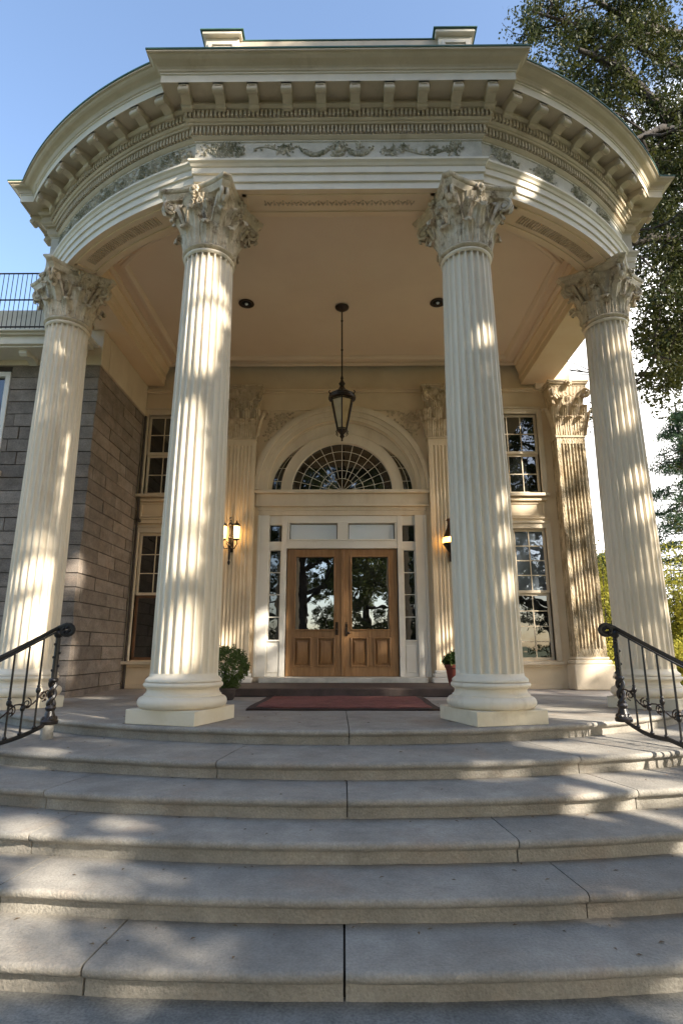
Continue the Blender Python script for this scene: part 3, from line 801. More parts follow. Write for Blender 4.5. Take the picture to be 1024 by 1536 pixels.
def flat_capital(mb, x0, x1, yf, z0, H, side=False):
    cx = (x0+x1)/2; w = x1-x0; hw = w/2; k = H/1.0
    mb.box(x0-.02,x1+.02,yf-.02,W0,z0+EYE,z0+.05+EYE)
    def bell(a, t):
        fl = .10*t**3
        return (cx+(a-.5)*(w+2*fl), yf-fl+.004*cos(a*60), z0+.05+(H-.17)*t+EYE)
    mb.grid(bell, 60, 8)
    for s in (-1,1):
        mb.grid(lambda a,t: (cx+s*(hw+.10*t**3), yf-.10*t**3+(W0-yf+.1*t**3)*a, z0+.05+(H-.17)*t+EYE), 4, 8)
    def place(xc, zz=0):
        def P(u,v,d):
            t = min(1,max(0,(v+zz)/(H-.17))); return (xc+u, yf-.10*t**3-d, z0+.05+v+zz+EYE)
        return P
    for i in range(3): acanthus(mb, place(cx+(i-1)*w*.36), w*.19, .30*k, .055, .04)
    for i in range(4): acanthus(mb, place(cx+(i-1.5)*w*.34), w*.17, .50*k, .06, .06)
    for s in (-1,1):
        acanthus(mb, place(cx+s*w*.30,.4*k), w*.12, .22*k, .05, .05)
        # volutes at the corners
        c = Vector((cx+s*(hw+.05), yf-.12, z0+H*.76+EYE)); D = Vector((s*.7,-.7,0)); T = Vector((.7,.7*s,0))
        for q in (-1,1): spiral(mb, lambda u,v,q=q: c + D*u + T*q*.035 + UP*v, .10, 1.8, .024, 30)
        mb.tube([c-T*.05, c+T*.05], .03, 8)
        mb.tube([(cx+s*w*.12, yf-.05, z0+.45*k+EYE), (cx+s*w*.30, yf-.09, z0+.68*k+EYE), c + UP*.095 - D*.02], [.012,.02,.024], 7)
        spiral(mb, lambda u,v: Vector((cx+s*.085-s*u, yf-.12, z0+.74*k+v+EYE)), .06, 1.5, .015, 22)
        def PS(u,v,d): return (cx+s*(hw+.02+d+v*.15), yf+.0+u, z0+.05+v+EYE)
        acanthus(mb, PS, .10, .48*k, .055, .05)
    z = z0+H-.12
    for (e,a,b) in ((.09,0,.04),(.12,.04,.075),(.14,.075,.12)): mb.box(x0-e,x1+e,yf-e-.02,W0,z+a+EYE,z+b+EYE-.001)
    for j in range(8):
        g = 2*PI*j/8; mb.blob((cx+.05*cos(g), yf-.17, z+.04+.05*sin(g)+EYE), .03, 6, 4)
    mb.blob((cx,yf-.2,z+.04+EYE), .035, 8, 5)
def pilaster(x0, x1, yf, zcap, mshaft, mcap, mbase, nf, ped=False):
    m = MB(); zb = fz + (.62 if ped else .36)
    pilaster_shaft(m, x0, x1, yf, W0, zb, zcap, nf)
    p = make('pilaster', m, mshaft, house, smooth=40)
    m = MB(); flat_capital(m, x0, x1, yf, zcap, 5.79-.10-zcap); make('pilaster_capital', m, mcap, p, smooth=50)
    m = MB()
    m.box(x0-.09,x1+.09,yf-.09,W0,fz+EYE,zb-.14+EYE)
    m.box(x0-.06,x1+.06,yf-.07,W0,zb-.139+EYE,zb-.06+EYE); m.box(x0-.03,x1+.03,yf-.03,W0,zb-.059+EYE,zb-.0+EYE)
    make('pilaster_base', m, mbase, p, bevel=.02)
    return p
for x0 in (-2.55, 1.87): pilaster(x0, x0+.68, 11.82, 4.46, M['inner'], M['capin'], M['white'], 7)
pilaster(4.58, 5.18, 11.66, 4.42, M['weather'], M['capin'], M['cream'], 7, True)
# capital side return to give the end pier depth
m = MB(); m.box(4.30,5.13,11.86,11.999,5.65+EYE,5.79+EYE); make('pier_head', m, M['cream'], house)

# arch, fanlight
def ring(mb, r0, r1, y0, y1, zc, n=48, sq=1.0, sq0=None):
    sq0 = sq if sq0 is None else sq0
    for i in range(n):
        a0, a1 = PI*i/n, PI*(i+1)/n
        def p(r, a, y, q): return (r*cos(a), y, zc+r*q*sin(a)+EYE)
        vs = [p(r0,a0,y0,sq0),p(r1,a0,y0,sq),p(r1,a1,y0,sq),p(r0,a1,y0,sq0),p(r0,a0,y1,sq0),p(r1,a0,y1,sq),p(r1,a1,y1,sq),p(r0,a1,y1,sq0)]
        mb.add(vs, [(0,1,2,3),(0,3,7,4),(1,5,6,2)])
m = MB()
ring(m,1.80,1.88,11.88,12.0,ZS); ring(m,1.88,1.945,11.925,12.0,ZS); ring(m,1.70,1.80,11.93,12.0,ZS); ring(m,1.61,1.70,11.965,12.25,ZS)
ring(m,1.575,1.605,12.03,12.25,ZS)
for s in (-1,1):   # archivolt legs down to the impost
    xs = sorted((s*1.80,s*1.88)); m.box(xs[0],xs[1],11.88,12.0,3.35+EYE,ZS+EYE)
    xs = sorted((s*1.88,s*1.945)); m.box(xs[0],xs[1],11.925,12.0,FLOOR+.13,ZS+EYE)
    xs = sorted((s*1.70,s*1.80)); m.box(xs[0],xs[1],11.93,12.0,3.35+EYE,ZS+EYE)
archm = make('door_arch', m, M['cream'], house, smooth=30)
m = MB()
# solid lunette frame between the outer ring and the elliptical opening, and the inner ring
ring(m,1.53,1.60,12.08,12.2,ZS,48,1.0,1.26/1.53)
ring(m,1.11,1.31,12.05,12.2,ZS,48)
ring(m,1.09,1.115,12.03,12.15,ZS,48); ring(m,1.31,1.325,12.035,12.15,ZS,48)
fan = make('fanlight', m, M['cream'], house, smooth=30)
m = MB(); m.add([(1.11*cos(PI*i/40),12.14,ZS+1.11*sin(PI*i/40)+EYE) for i in range(41)], [tuple(range(40,-1,-1))])
make('pane', m, M['glass'], fan, smooth=0)
for s in (-1,1):
    m = MB(); n = 20; vs = []; fs = []
    for i in range(n+1):
        a = .75*PI/2*i/n + .0
        vs += [(s*1.31*cos(a),12.142,ZS+1.31*sin(a)+EYE),(s*1.56*cos(a),12.142,ZS+1.32*sin(a)+EYE)]
    fs = [(2*i,2*i+1,2*i+3,2*i+2) if s<0 else (2*i,2*i+2,2*i+3,2*i+1) for i in range(n)]
    m.add(vs, fs)
    make('side_pane', m, M['glass'], fan, smooth=0)
m = MB()   # lead tracery
def arcpts(r, a0, a1, n, y=12.13, q=1): return [(r*cos(a0+(a1-a0)*i/n), y, ZS+r*q*sin(a0+(a1-a0)*i/n)+EYE) for i in range(n+1)]
for r in (.30,.48,.72,.92): m.tube(arcpts(r,0,PI,40), .006, 5)
for i in range(1,14):
    a = PI*i/14; m.tube([(.0 if i%2 else .30*cos(a),12.13,ZS+(0 if i%2 else .30*sin(a))+EYE),(1.10*cos(a),12.13,ZS+1.10*sin(a)+EYE)], .006, 5)
for i in range(14):
    a = PI*(i+.5)/14; m.tube(arcpts(.92,a-.11,a+.11,3,12.128), .006, 5)
for s in (-1,1):
    m.tube([(s*1.44*cos(.70*PI/2*i/20),12.13,ZS+1.31*sin(.70*PI/2*i/20)+EYE) for i in range(21)], .006, 5)
    for a in (.18,.42,.66,.90):
        m.tube([(s*1.31*cos(a),12.13,ZS+1.31*sin(a)+EYE),(s*1.56*cos(a),12.13,ZS+1.31*sin(a)+EYE)], .006, 5)
make('lead_tracery', m, M['fascia'], fan)
m = MB()   # imposts / entablature below the fanlight
m.box(-1.88,1.88,11.885,12.3,3.27+EYE,3.345+EYE); m.box(-1.84,1.84,11.95,12.3,3.03+EYE,3.268+EYE)
m.box(-1.86,1.86,11.915,12.3,2.985+EYE,3.029+EYE); m.box(-1.80,1.80,11.985,12.3,2.90+EYE,2.984+EYE)
m.box(-1.78,1.78,11.997,12.3,2.80+EYE,2.899+EYE)
make('door_lintel', m, M['cream'], house, bevel=.008)
# door surround
zt = 2.80; zb = FLOOR+.226-EYE
m = MB()
def fb(x0,x1,z0,z1,y0=12.05,y1=12.25): m.box(x0,x1,y0,y1,z0+EYE,z1+EYE)
for s in (-1,1):
    def sb(u0,u1,z0,z1,y0=12.05,y1=12.25):
        a_,b_ = sorted((s*u0,s*u1)); fb(a_,b_,z0,z1,y0,y1)
    sb(1.545,1.74,zb,zt,11.992); sb(1.74,1.79,zb,zt,11.965,12.2)
    sb(1.17,1.275,zb,zt,12.02)          # mullions
    sb(1.275,1.545,zb,.17); sb(1.275,1.545,2.05,2.24); sb(1.275,1.545,2.60,zt)
    sb(1.30,1.52,zb+.08,.09,12.035,12.0499)                    # apron panel
    sb(1.26,1.56,.17,.20,12.02,12.05-.001)
    sb(1.275,1.30,.20,2.05,12.06,12.24); sb(1.52,1.545,.20,2.05,12.06,12.24)
fb(-1.17,1.17,2.09,2.27,12.03); fb(-1.17,1.17,2.64,zt,12.03); fb(-.10,.13,2.27,2.64,12.03)
fb(-1.17,-1.12,2.27,2.64,12.04); fb(1.12,1.17,2.27,2.64,12.04)
fb(-1.14,1.14,2.255,2.285,12.012,12.03-.001)
sur = make('door_surround', m, M['white'], house, bevel=.006)
for s in (-1,1):
    a_,b_ = sorted((s*1.29,s*1.53)); m = MB(); m.box(a_,b_,12.14,12.146,.20+EYE,2.05+EYE); m.box(a_,b_,12.14,12.146,2.24+EYE,2.60+EYE)
    make('sidelight_pane', m, M['glass'], sur, smooth=0)
    m = MB()
    for i in range(1,4): z = .20+1.85*i/4; m.box(a_+.01,b_-.01,12.12,12.139,z-.011+EYE,z+.011+EYE)
    make('glazing_bar', m, M['white'], sur)
for x0,x1 in ((-1.12,-.10),(.13,1.12)):
    m = MB(); m.box(x0+.02,x1-.02,12.12,12.126,2.29+EYE,2.62+EYE); make('transom_pane', m, M['milky'], sur, smooth=0)
# doors
for s in (-1,1):
    m = MB(); x0, x1 = (-1.15,.012) if s < 0 else (.020,1.15)
    dz0, dz1 = zb+.004, 2.085; y0, y1 = 12.09, 12.15
    gl0, gl1 = (x0+.17, x1-.17); gz0 = .40; gz1 = dz1-.16
    m.box(x0,gl0,y0,y1,dz0+EYE,dz1+EYE); m.box(gl1,x1,y0,y1,dz0+EYE,dz1+EYE)
    m.box(gl0,gl1,y0,y1,gz1+EYE,dz1+EYE); m.box(gl0,gl1,y0,y1,.24+EYE,gz0+EYE); m.box(gl0,gl1,y0,y1,dz0+EYE,dz0+.20+EYE)
    mx = (gl0+gl1)/2; m.box(mx-.07,mx+.07,y0,y1,dz0+.20+EYE,.24+EYE)
    d = make('door', m, M['wood'], house, bevel=.006)
    m = MB()   # raised bolection mouldings
    for (a_,b_,c_,e_) in ((gl0,gl1,gz0,gz1),(gl0,mx-.07,dz0+.20,.24),(mx+.07,gl1,dz0+.20,.24)):
        w = .028
        for (u0,u1,v0,v1) in ((a_-w*.5,a_+w*.5,c_-w*.5,e_+w*.5),(b_-w*.5,b_+w*.5,c_-w*.5,e_+w*.5),(a_+w*.5,b_-w*.5,c_-w*.5,c_+w*.5),(a_+w*.5,b_-w*.5,e_-w*.5,e_+w*.5)):
            m.box(u0,u1,y0-.022,y0+.01,v0+EYE,v1+EYE)
    make('door_moulding', m, M['wood'], d, bevel=.008)
    for (a_,b_) in ((gl0,mx-.07),(mx+.07,gl1)):
        m = MB(); m.box(a_,b_,y0+.035,y0+.05,dz0+.2+EYE,.24+EYE)
        c_ = Vector(((a_+b_)/2, y0+.018, (dz0+.2+.24)/2+EYE)); m.obox(c_, Vector((1,0,0)), UP, Vector((0,-1,0)), (b_-a_)/2-.035, (.24-dz0-.2)/2-.035, .018, .72)
        make('door_panel', m, M['wood'], d)
    m = MB(); m.box(gl0-.005,gl1+.005,12.12,12.128,gz0+EYE,gz1+EYE); make('door_glass', m, M['doorglass'], d, smooth=0)
    if s > 0:
        m = MB(); hx = x0+.07
        m.box(hx-.025,hx+.025,y0-.008,y0,.28+EYE,.52+EYE); m.tube([(hx,y0-.01,.45+EYE),(hx,y0-.06,.45+EYE),(hx+.0,y0-.07,.33+EYE),(hx,y0-.02,.29+EYE)], .009, 8)
        m.blob((hx+.05,y0-.05,.34+EYE), .03, 10, 6); m.tube([(hx,y0-.01,.50+EYE),(hx,y0-.03,.56+EYE)], .01, 8)
        make('door_handle', m, M['bronze'], d)
        m = MB(); m.box(-.022,.052,y0-.028,y0-.001,dz0+EYE,dz1+EYE); make('astragal', m, M['wood'], d, bevel=.008)
    else:
        m = MB(); m.box(-.16+.02,-.10+.02,y0-.008,y0,.30+EYE,.56+EYE); m.blob((-.11,y0-.045,.40+EYE), .026, 10, 6); m.tube([(-.11,y0-.008,.40+EYE),(-.11,y0-.04,.40+EYE)], .01, 8)
        make('door_handle', m, M['bronze'], d)

# ------------------------------------------------------------------ stone wing on the left
m = MB(); mz = MB()
XW = -4.40; YW = 9.62; top = 5.08+EYE; CH = .238
nc = int(round((top)/CH)); CH = top/nc
win = [(-7.3,-6.02,3.05+EYE,4.95+EYE),(-7.3,-6.02,-.3+EYE,2.3+EYE)]
def blockrow(z0, z1, i):
    g = .015
    # front face
    x = XW; first = True; off = 0
    while x > -12:
        w = rng.uniform(.5,1.15) if not first else (.8 if i % 2 else .42)
        xa = max(x-w, -12)
        segs = [(xa, x)]
        for (wx0,wx1,wz0,wz1) in win:
            if z1 > wz0 and z0 < wz1:
                ns = []
                for (p,q) in segs:
                    if p < wx0: ns.append((p, min(q,wx0)))
                    if q > wx1: ns.append((max(p,wx1), q))
                segs = [t for t in ns if t[1]-t[0] > .03]
        for (p,q) in segs:
            d = rng.uniform(0,.016)
            m.box(p+g/2, q-g/2 if not first else q-d, YW-d+.002, YW+.16, z0+g/2, z1-g/2)
        x = xa; first = False
    y = YW+.16; 
    # side face
    first = True
    while y < 12.0:
        w = rng.uniform(.7,1.5) if not first else (.55 if i % 2 else 1.1)
        yb = min(y+w, 12.02); d = rng.uniform(0,.016)
        m.box(XW-.16, XW-.003-d, y+(g/2 if not first else .001), yb-g/2, z0+g/2, z1-g/2)
        y = yb; first = False
for i in range(nc): blockrow(i*CH, (i+1)*CH, i)
wing = make('stone_wall', m, M['stone'], house, smooth=0, bevel=.006)
m = MB()
def mb_(x0,x1,z0,z1): m.box(x0,x1,YW+.022,YW+.15,z0,z1)
mb_(-12,-7.32,0,top-.01); mb_(-6.0,XW-.025,0,top-.01); mb_(-7.32,-6.0,2.32+EYE,3.03+EYE); mb_(-7.32,-6.0,4.97+EYE,top-.01)
m.box(XW-.15,XW-.025,YW+.15,12.0,0,top-.01)
make('mortar_bed', m, M['mortar'], wing, smooth=0)
for (x0,x1,z0,z1) in win:
    m = MB()
    for (a_,b_,c_,e_) in ((x0,x0+.09,z0,z1),(x1-.09,x1,z0,z1),(x0+.09,x1-.09,z0,z0+.09),(x0+.09,x1-.09,z1-.09,z1),(x0+.09,x1-.09,(z0+z1)/2-.03,(z0+z1)/2+.03)):
        m.box(a_,b_,YW-.02,YW+.1,c_,e_)
    m.box((x0+x1)/2-.012,(x0+x1)/2+.012,YW+.03,YW+.06,z0+.09,z1-.09)
    fr = make('window', m, M['white'], house, bevel=.006)
    m = MB(); m.box(x0+.05,x1-.05,YW+.06,YW+.068,z0+.05,z1-.05); make('pane', m, M['glass'], fr, smooth=0)
    m = MB(); m.box(x0-.08,x1+.08,YW-.09,YW+.1,z0-.09,z0-.001); make('window_sill', m, M['cream'], fr, bevel=.006)
# wing entablature: frieze, cornice with brackets, inside the porch as well
m = MB()
m.box(-12,XW+.02,YW-.02,YW+.3,top,top+.22); m.box(XW-.3,XW+.03,YW+.3,12.0-.02,top,7.38)
m.box(-12,XW-.3,YW-.08,YW+.3,top+.221,top+.28)
m.box(XW-.301,XW+.02,YW-.02,YW+.299,top+.221,7.38)
make('wing_frieze', m, M['cream'], house, bevel=.006)
m = MB()
for k,(d,z0,z1) in enumerate(((.48,.10,.14),(.52,.141,.30),(.58,.301,.34),(.63,.341,.38))):
    m.box(-12,XW-.25+(.10*k if k else 0)-.1,YW-d,YW+.6,top+z0,top+z1)
wc = make('wing_cornice', m, M['fascia'], house, bevel=.01)
for i in range(8):
    x = -5.62-.9*i; m = MB()
    m.prism([(0,0),(.38,0),(.39,-.07),(.34,-.11),(.28,-.09),(.2,-.06),(.08,-.08),(0,-.12)], lambda u,v: (x-.07,YW-.02-u,top+.099+v), lambda u,v: (x+.07,YW-.02-u,top+.099+v))
    make('bracket', m, M['fascia'], wc)
# balcony: white parapet and thin railing
m = MB(); m.box(-12,-5.0,YW-.22,YW-.12,top+.381,top+1.0)
bal = make('balcony_parapet', m, M['fascia'], house, bevel=.006)
m = MB(); yb = YW-.48
for q in (1.58, 1.04, .50): m.tube([(-12,yb,top+q),(-5.0,yb,top+q)], .014, 6)
for i in range(76): x = -5.0-.085*i; m.tube([(x,yb,top+.385),(x,yb,top+1.58)], .0065, 5)
for q in (.50,1.04,1.58): m.tube([(-5.0,yb,top+q),(-5.0,YW+2.0,top+q)], .013, 6)
for i in range(24): y = yb+.105*i; m.tube([(-5.0,y,top+.385),(-5.0,y,top+1.58)], .0065, 5)
make('balcony_railing', m, M['bronze'], house)
# house body behind
m = MB(); m.box(-4.6,5.1,12.39,22,0,9.2+EYE)
m.box(-12,-4.8,YW+.35,22,0,top+.36)
m.box(-4.75,5.13,12.0+.05,12.38,6.36+EYE,9.2+EYE)
make('house_body', m, M['cream'], house, smooth=0)
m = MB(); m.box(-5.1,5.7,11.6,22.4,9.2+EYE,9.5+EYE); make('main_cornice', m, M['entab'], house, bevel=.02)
m = MB(); m.tube([(XW+.05,11.93,FLOOR),(XW+.05,11.93,6.65)], .028, 8); m.tube([(XW+.05,11.93,4.35),(XW+.12,11.9,4.25)], .03, 8)
make('drainpipe', m, M['mortar'], house)

# ------------------------------------------------------------------ hanging lantern
LX, LY = .02, 9.68
lan = thing('hanging_lantern', 'tapered dark bronze lantern with amber panes hanging over the doorway', 'lantern', (LX, LY, 3.68+EYE))
zt_ = 6.298+EYE
m = MB(); m.lathe([(.02,-.10),(.05,-.085),(.10,-.05),(.125,-.03),(.13,-.012),(.11,0)], 28, (LX,LY,zt_)); make('ceiling_rose', m, M['bronze'], lan)
m = MB(); m.tube([(LX,LY,zt_-.09),(LX,LY,4.78+EYE)], .013, 8)
for z in (6.0,5.4,4.85): m.blob((LX,LY,z+EYE), .024, 8, 6)
make('hanging_rod', m, M['bronze'], lan)
m = MB(); zl = 3.70+EYE
m.lathe([(.006,-.09),(.02,-.07),(.012,-.05),(.03,-.02),(.045,0),(.03,.03),(.05,.06),(.085,.09),(.095,.11),(.09,.12)], 16, (LX,LY,zl+.0))
m.lathe([(.215,.70),(.245,.715),(.25,.75),(.235,.765),(.24,.79),(.20,.81),(.15,.85),(.075,.90),(.05,.94),(.035,.98),(.06,1.02),(.035,1.06),(.02,1.10),(.03,1.13),(.012,1.16)], 16, (LX,LY,zl))
for i in range(6):
    a = PI/6+i*PI/3; b_ = (cos(a), sin(a))
    m.tube([(LX+.088*b_[0],LY+.088*b_[1],zl+.11),(LX+.215*b_[0],LY+.215*b_[1],zl+.70)], .013, 6)
    m.tube([(LX+.23*b_[0],LY+.23*b_[1],zl+.76),(LX+.27*b_[0],LY+.27*b_[1],zl+.80),(LX+.25*b_[0],LY+.25*b_[1],zl+.83)], .012, 6)
    m.tube([(LX+.09*b_[0],LY+.09*b_[1],zl+.12),(LX+.125*b_[0],LY+.125*b_[1],zl+.07),(LX+.08*b_[0],LY+.08*b_[1],zl+.02)], .008, 6)
    a2 = a+PI/3
    for z, r in ((.14,.096),(.68,.212)): m.tube([(LX+r*cos(a),LY+r*sin(a),zl+z),(LX+r*cos(a2),LY+r*sin(a2),zl+z)], .010, 6)
make('lantern_frame', m, M['bronze'], lan)
m = MB(); m.lathe([(.084,.12),(.205,.70)], 6, (LX,LY,zl)); o = make('lantern_glass', m, M['amber'], lan, smooth=0)
o.rotation_euler = (0,0,0)
# rotate panes to meet the bars
for v in o.data.vertices:
    x_, y_ = v.co.x, v.co.y; v.co.x = x_*cos(PI/6)-y_*sin(PI/6); v.co.y = x_*sin(PI/6)+y_*cos(PI/6)

# wall sconces
SX, SY, SZ = -2.30, 11.80, 1.62+EYE
sl = thing('wall_sconce', 'two-light iron wall sconce glowing beside the topiary side of the door', 'wall lamp', (SX, SY, SZ), 'wall lamps beside the door')
m = MB(); m.lathe([(.006,-.30),(.02,-.28),(.03,-.24),(.012,-.20),(.02,-.17)], 12, (SX,SY-.16,SZ+.36)); m.tube([(SX,SY-.16,SZ+.18),(SX,SY-.16,SZ+.95)], [.022,.028], 8)
m.box(SX-.05,SX+.05,SY-.02,SY+.018,SZ+.35,SZ+.95)
for z in (.45,.62,.9,.98,1.04): m.blob((SX,SY-.16,SZ+z), .04 if z < .95 else .026, 10, 6)
m.tube([(SX,SY,SZ+.5),(SX,SY-.08,SZ+.42),(SX,SY-.16,SZ+.5)], .018, 8); m.tube([(SX,SY,SZ+.85),(SX,SY-.16,SZ+.93)], .014, 8)
for s in (-1,1):
    m.tube([(SX,SY-.16,SZ+.42),(SX+s*.10,SY-.17,SZ+.40),(SX+s*.16,SY-.18,SZ+.50),(SX+s*.15,SY-.18,SZ+.58)], .014, 8)
    m.tube([(SX,SY-.16,SZ+.5),(SX+s*.07,SY-.16,SZ+.56),(SX+s*.06,SY-.16,SZ+.50),(SX+s*.03,SY-.16,SZ+.47)], .010, 8)
    m.lathe([(.045,.57),(.07,.585),(.06,.60)], 12, (SX+s*.135,SY-.18,SZ)); m.lathe([(.075,.86),(.09,.875),(.06,.91),(.02,.94),(.012,.98)], 12, (SX+s*.135,SY-.18,SZ))
    for k in range(4):
        a = PI/4+k*PI/2; m.tube([(SX+s*.135+.062*cos(a),SY-.18+.062*sin(a),SZ+.60),(SX+s*.135+.078*cos(a),SY-.18+.078*sin(a),SZ+.87)], .006, 5)
make('sconce_bracket', m, M['iron'], sl)
for s in (-1,1):
    m = MB(); m.lathe([(.05,.605),(.062,.66),(.068,.86)], 16, (SX+s*.135,SY-.18,SZ)); make('lamp_glass', m, M['lit'], sl)
SX2 = 2.26; SZ2 = 1.62+EYE
sr = thing('wall_sconce', 'bowl-shaped amber wall sconce glowing above the potted plant', 'wall lamp', (SX2, SY, SZ2), 'wall lamps beside the door')
m = MB(); cx_, cy_ = SX2-.03, SY-.22
m.lathe([(.008,.12),(.025,.14),(.04,.20),(.03,.24),(.06,.30),(.14,.42),(.175,.47),(.18,.49)], 24, (cx_,cy_,SZ2)); m.lathe([(.172,.60),(.165,.62),(.13,.70),(.09,.80),(.065,.90),(.07,.95),(.10,.98),(.075,1.0),(.03,1.02)], 24, (cx_,cy_,SZ2))
m.tube([(cx_,cy_,SZ2+.22),(cx_+.02,SY-.08,SZ2+.12),(SX2,SY,SZ2+.25)], .016, 8); m.box(SX2-.05,SX2+.05,SY-.015,SY+.018,SZ2+.15,SZ2+.6)
m.tube([(cx_,cy_,SZ2+.16),(cx_,cy_,SZ2+.02)], [.02,.006], 8)
make('sconce_body', m, M['bronze'], sr)
m = MB(); m.lathe([(.174,.485),(.182,.52),(.182,.57),(.172,.605)], 24, (cx_,cy_,SZ2)); make('lamp_glass', m, M['lit_amber'], sr)
for (x,y,z) in ((SX,SY-.34,SZ+.75),(cx_,cy_-.22,SZ2+.56)):
    ld = bpy.data.lights.new('lamp_glow','POINT'); ld.energy = 5; ld.color = (1,.62,.28); ld.shadow_soft_size = .06
    lo = bpy.data.objects.new('lamp_glow', ld); COL.objects.link(lo)
    par_ = sl if x < 0 else sr; lo.parent = par_; lo.location = Vector((x,y,z)) - ORI[par_.name]

# ------------------------------------------------------------------ hand rails
def handrail(s, label):
    hx, hy = s*3.0, 6.32; tread = FLOOR - RISE
    if s > 0: hy = 6.42
    root = thing('handrail', label, 'handrail', (hx, hy, tread), 'iron handrails flanking the steps')
    z0 = FLOOR+.02 if s > 0 else FLOOR
    zt = EYE+.20
    m = MB()
    # newel: moulded foot, twisted lower half, knobbly upper shaft
    m.lathe([(.085,0),(.09,.03),(.06,.06),(.05,.10),(.04,.13),(.055,.16),(.035,.19)], 14, (hx,hy,z0))
    for q in range(4):
        m.blob((hx+.05*cos(q*PI/2+.7), hy+.05*sin(q*PI/2+.7), z0+.05), .035, 7, 5)
    hh = zt-z0
    for ph in (0, PI):
        m.tube([(hx+.026*cos(ph+t*.55), hy+.026*sin(ph+t*.55), z0+.18+.26*t/14) for t in range(15)], .024, 7)
    m.tube([(hx,hy,z0+.42),(hx,hy,zt-.02)], [.030,.026], 10)
    for i in range(9):
        a = i*2.1; m.blob((hx+.030*cos(a), hy+.030*sin(a), z0+.45+.045*i), .017, 6, 4)
    m.blob((hx,hy,z0+.44), .05, 10, 6, (1,1,.6)); m.blob((hx,hy,zt-.03), .05, 10, 6)
    nw = make('newel_post', m, M['iron'], root)
    # scroll at the head, curling towards the porch centre
    m = MB(); c = Vector((hx-s*.09, hy-.02, zt+.005))
    pts = [Vector((hx, hy-.02, zt+.03))]
    for i in range(24):
        t = i/23; a = PI/2 + (s)*(t*1.7*2*PI); r = .062*(1-.75*t)
        pts.append(c + Vector((cos(a)*r*1.35, 0, sin(a)*r)))
    m.tube(pts, [.020]+[.020*(1-.4*i/23) for i in range(24)], 8, flat=1.3)
    for q in range(5): m.blob(c + Vector((.03*cos(q*1.3), -.015, .03*sin(q*1.3))), .018, 6, 4)
    make('scroll', m, M['iron'], root)
    # rails run down and forward, splaying outwards
    D = Vector((s*.36, -1.0, 0))
    def top(t): return Vector((hx, hy-.02, zt+.02)) + D*t + UP*(-.46*t - .02*sin(t*2))
    def low(t): return Vector((hx, hy-.02, z0+.015)) + D*t + UP*(-.245*t - (.08 if s>0 else .04)*sin(min(1,t/.5)*PI)*.5)
    m = MB(); T = [i*.1 for i in range(24)]
    m.tube([top(t)+UP*.012 for t in T], .0145, 8, flat=1.5); m.tube([top(t)-UP*.022 for t in T], .009, 6)
    make('top_rail', m, M['iron'], root)
    m = MB(); m.tube([low(t) for t in T], .017, 8, flat=1.3); make('bottom_rail', m, M['iron'], root)
    for i in range(14):
        t = .16+.155*i; m = MB(); a_, b_ = low(t), top(t)
        m.tube([a_, a_.lerp(b_,.3), a_.lerp(b_,.34), b_-UP*.03], [.011,.010,.012,.010], 7)
        k = a_.lerp(b_, .42 if i % 2 == 0 else .30); m.blob(k, .026, 8, 6, (1,1,1.3)); m.blob(k+UP*.04, .018, 8, 5); m.blob(a_+UP*.03, .022, 8, 5)
        make('baluster', m, M['iron'], root)
    m = MB()   # running scroll ornament
    def mid(t): return low(t).lerp(top(t), .33)
    m.tube([mid(t*.05)+UP*(.035*sin(t*.05*20)) for t in range(44)], .008, 6)
    for i in range(12):
        t = .10+.17*i; c = mid(t); Dn = D.normalized()
        pts = []
        for j in range(18):
            u = j/17; a = (PI/2 if i % 2 else -PI/2) + u*1.4*2*PI*(1 if i % 2 else -1); r = .055*(1-.7*u)
            pts.append(c + Dn*(r*cos(a)) + UP*(r*sin(a)))
        m.tube(pts, .0065, 5)
        for q in range(3): m.blob(c + Dn*rng.uniform(-.05,.05) + UP*rng.uniform(-.04,.05), .014, 6, 4)
    make('scrollwork', m, M['bronze'], root)
    if s < 0:
        m = MB(); m.lathe([(.058,0),(.062,.02),(.06,.10),(.062,.13),(.055,RISE)], 16, (hx,hy-.02,tread)); make('footing', m, M['concrete'], root)
    return root
handrail(-1, 'black iron handrail with scroll head on the stone wing side of the steps')
handrail(1, 'black iron handrail with scroll head beside the golden shrubs')

# ------------------------------------------------------------------ foliage
def leaves_np(centres, spread, per, size, seed, flat=.0, droop=0.0, aspect=.5):
    """small bent leaf quads scattered round each centre"""
    g = np.random.default_rng(seed); C = np.repeat(np.asarray(centres, dtype=np.float64), per, axis=0); n = len(C)
    off = g.normal(0, 1, (n,3)); off /= np.maximum(np.linalg.norm(off,axis=1,keepdims=True), 1e-6); off *= (g.random((n,1))**.5)*spread
    off[:,2] = off[:,2]*(1-flat) - droop*g.random(n)
    P = C + off
    d = g.normal(0,1,(n,3)); d[:,2] -= .35; d /= np.linalg.norm(d,axis=1,keepdims=True)
    e = g.normal(0,1,(n,3)); e -= (e*d).sum(1,keepdims=True)*d; e /= np.linalg.norm(e,axis=1,keepdims=True)
    L = size*(.45+1.1*g.random((n,1))); W = L*aspect
    V = np.stack([P - d*L*.5, P + e*W*.5, P + d*L*.5, P - e*W*.5], axis=1).reshape(-1,3)
    F = np.arange(n*4).reshape(-1,4)
    return V, F
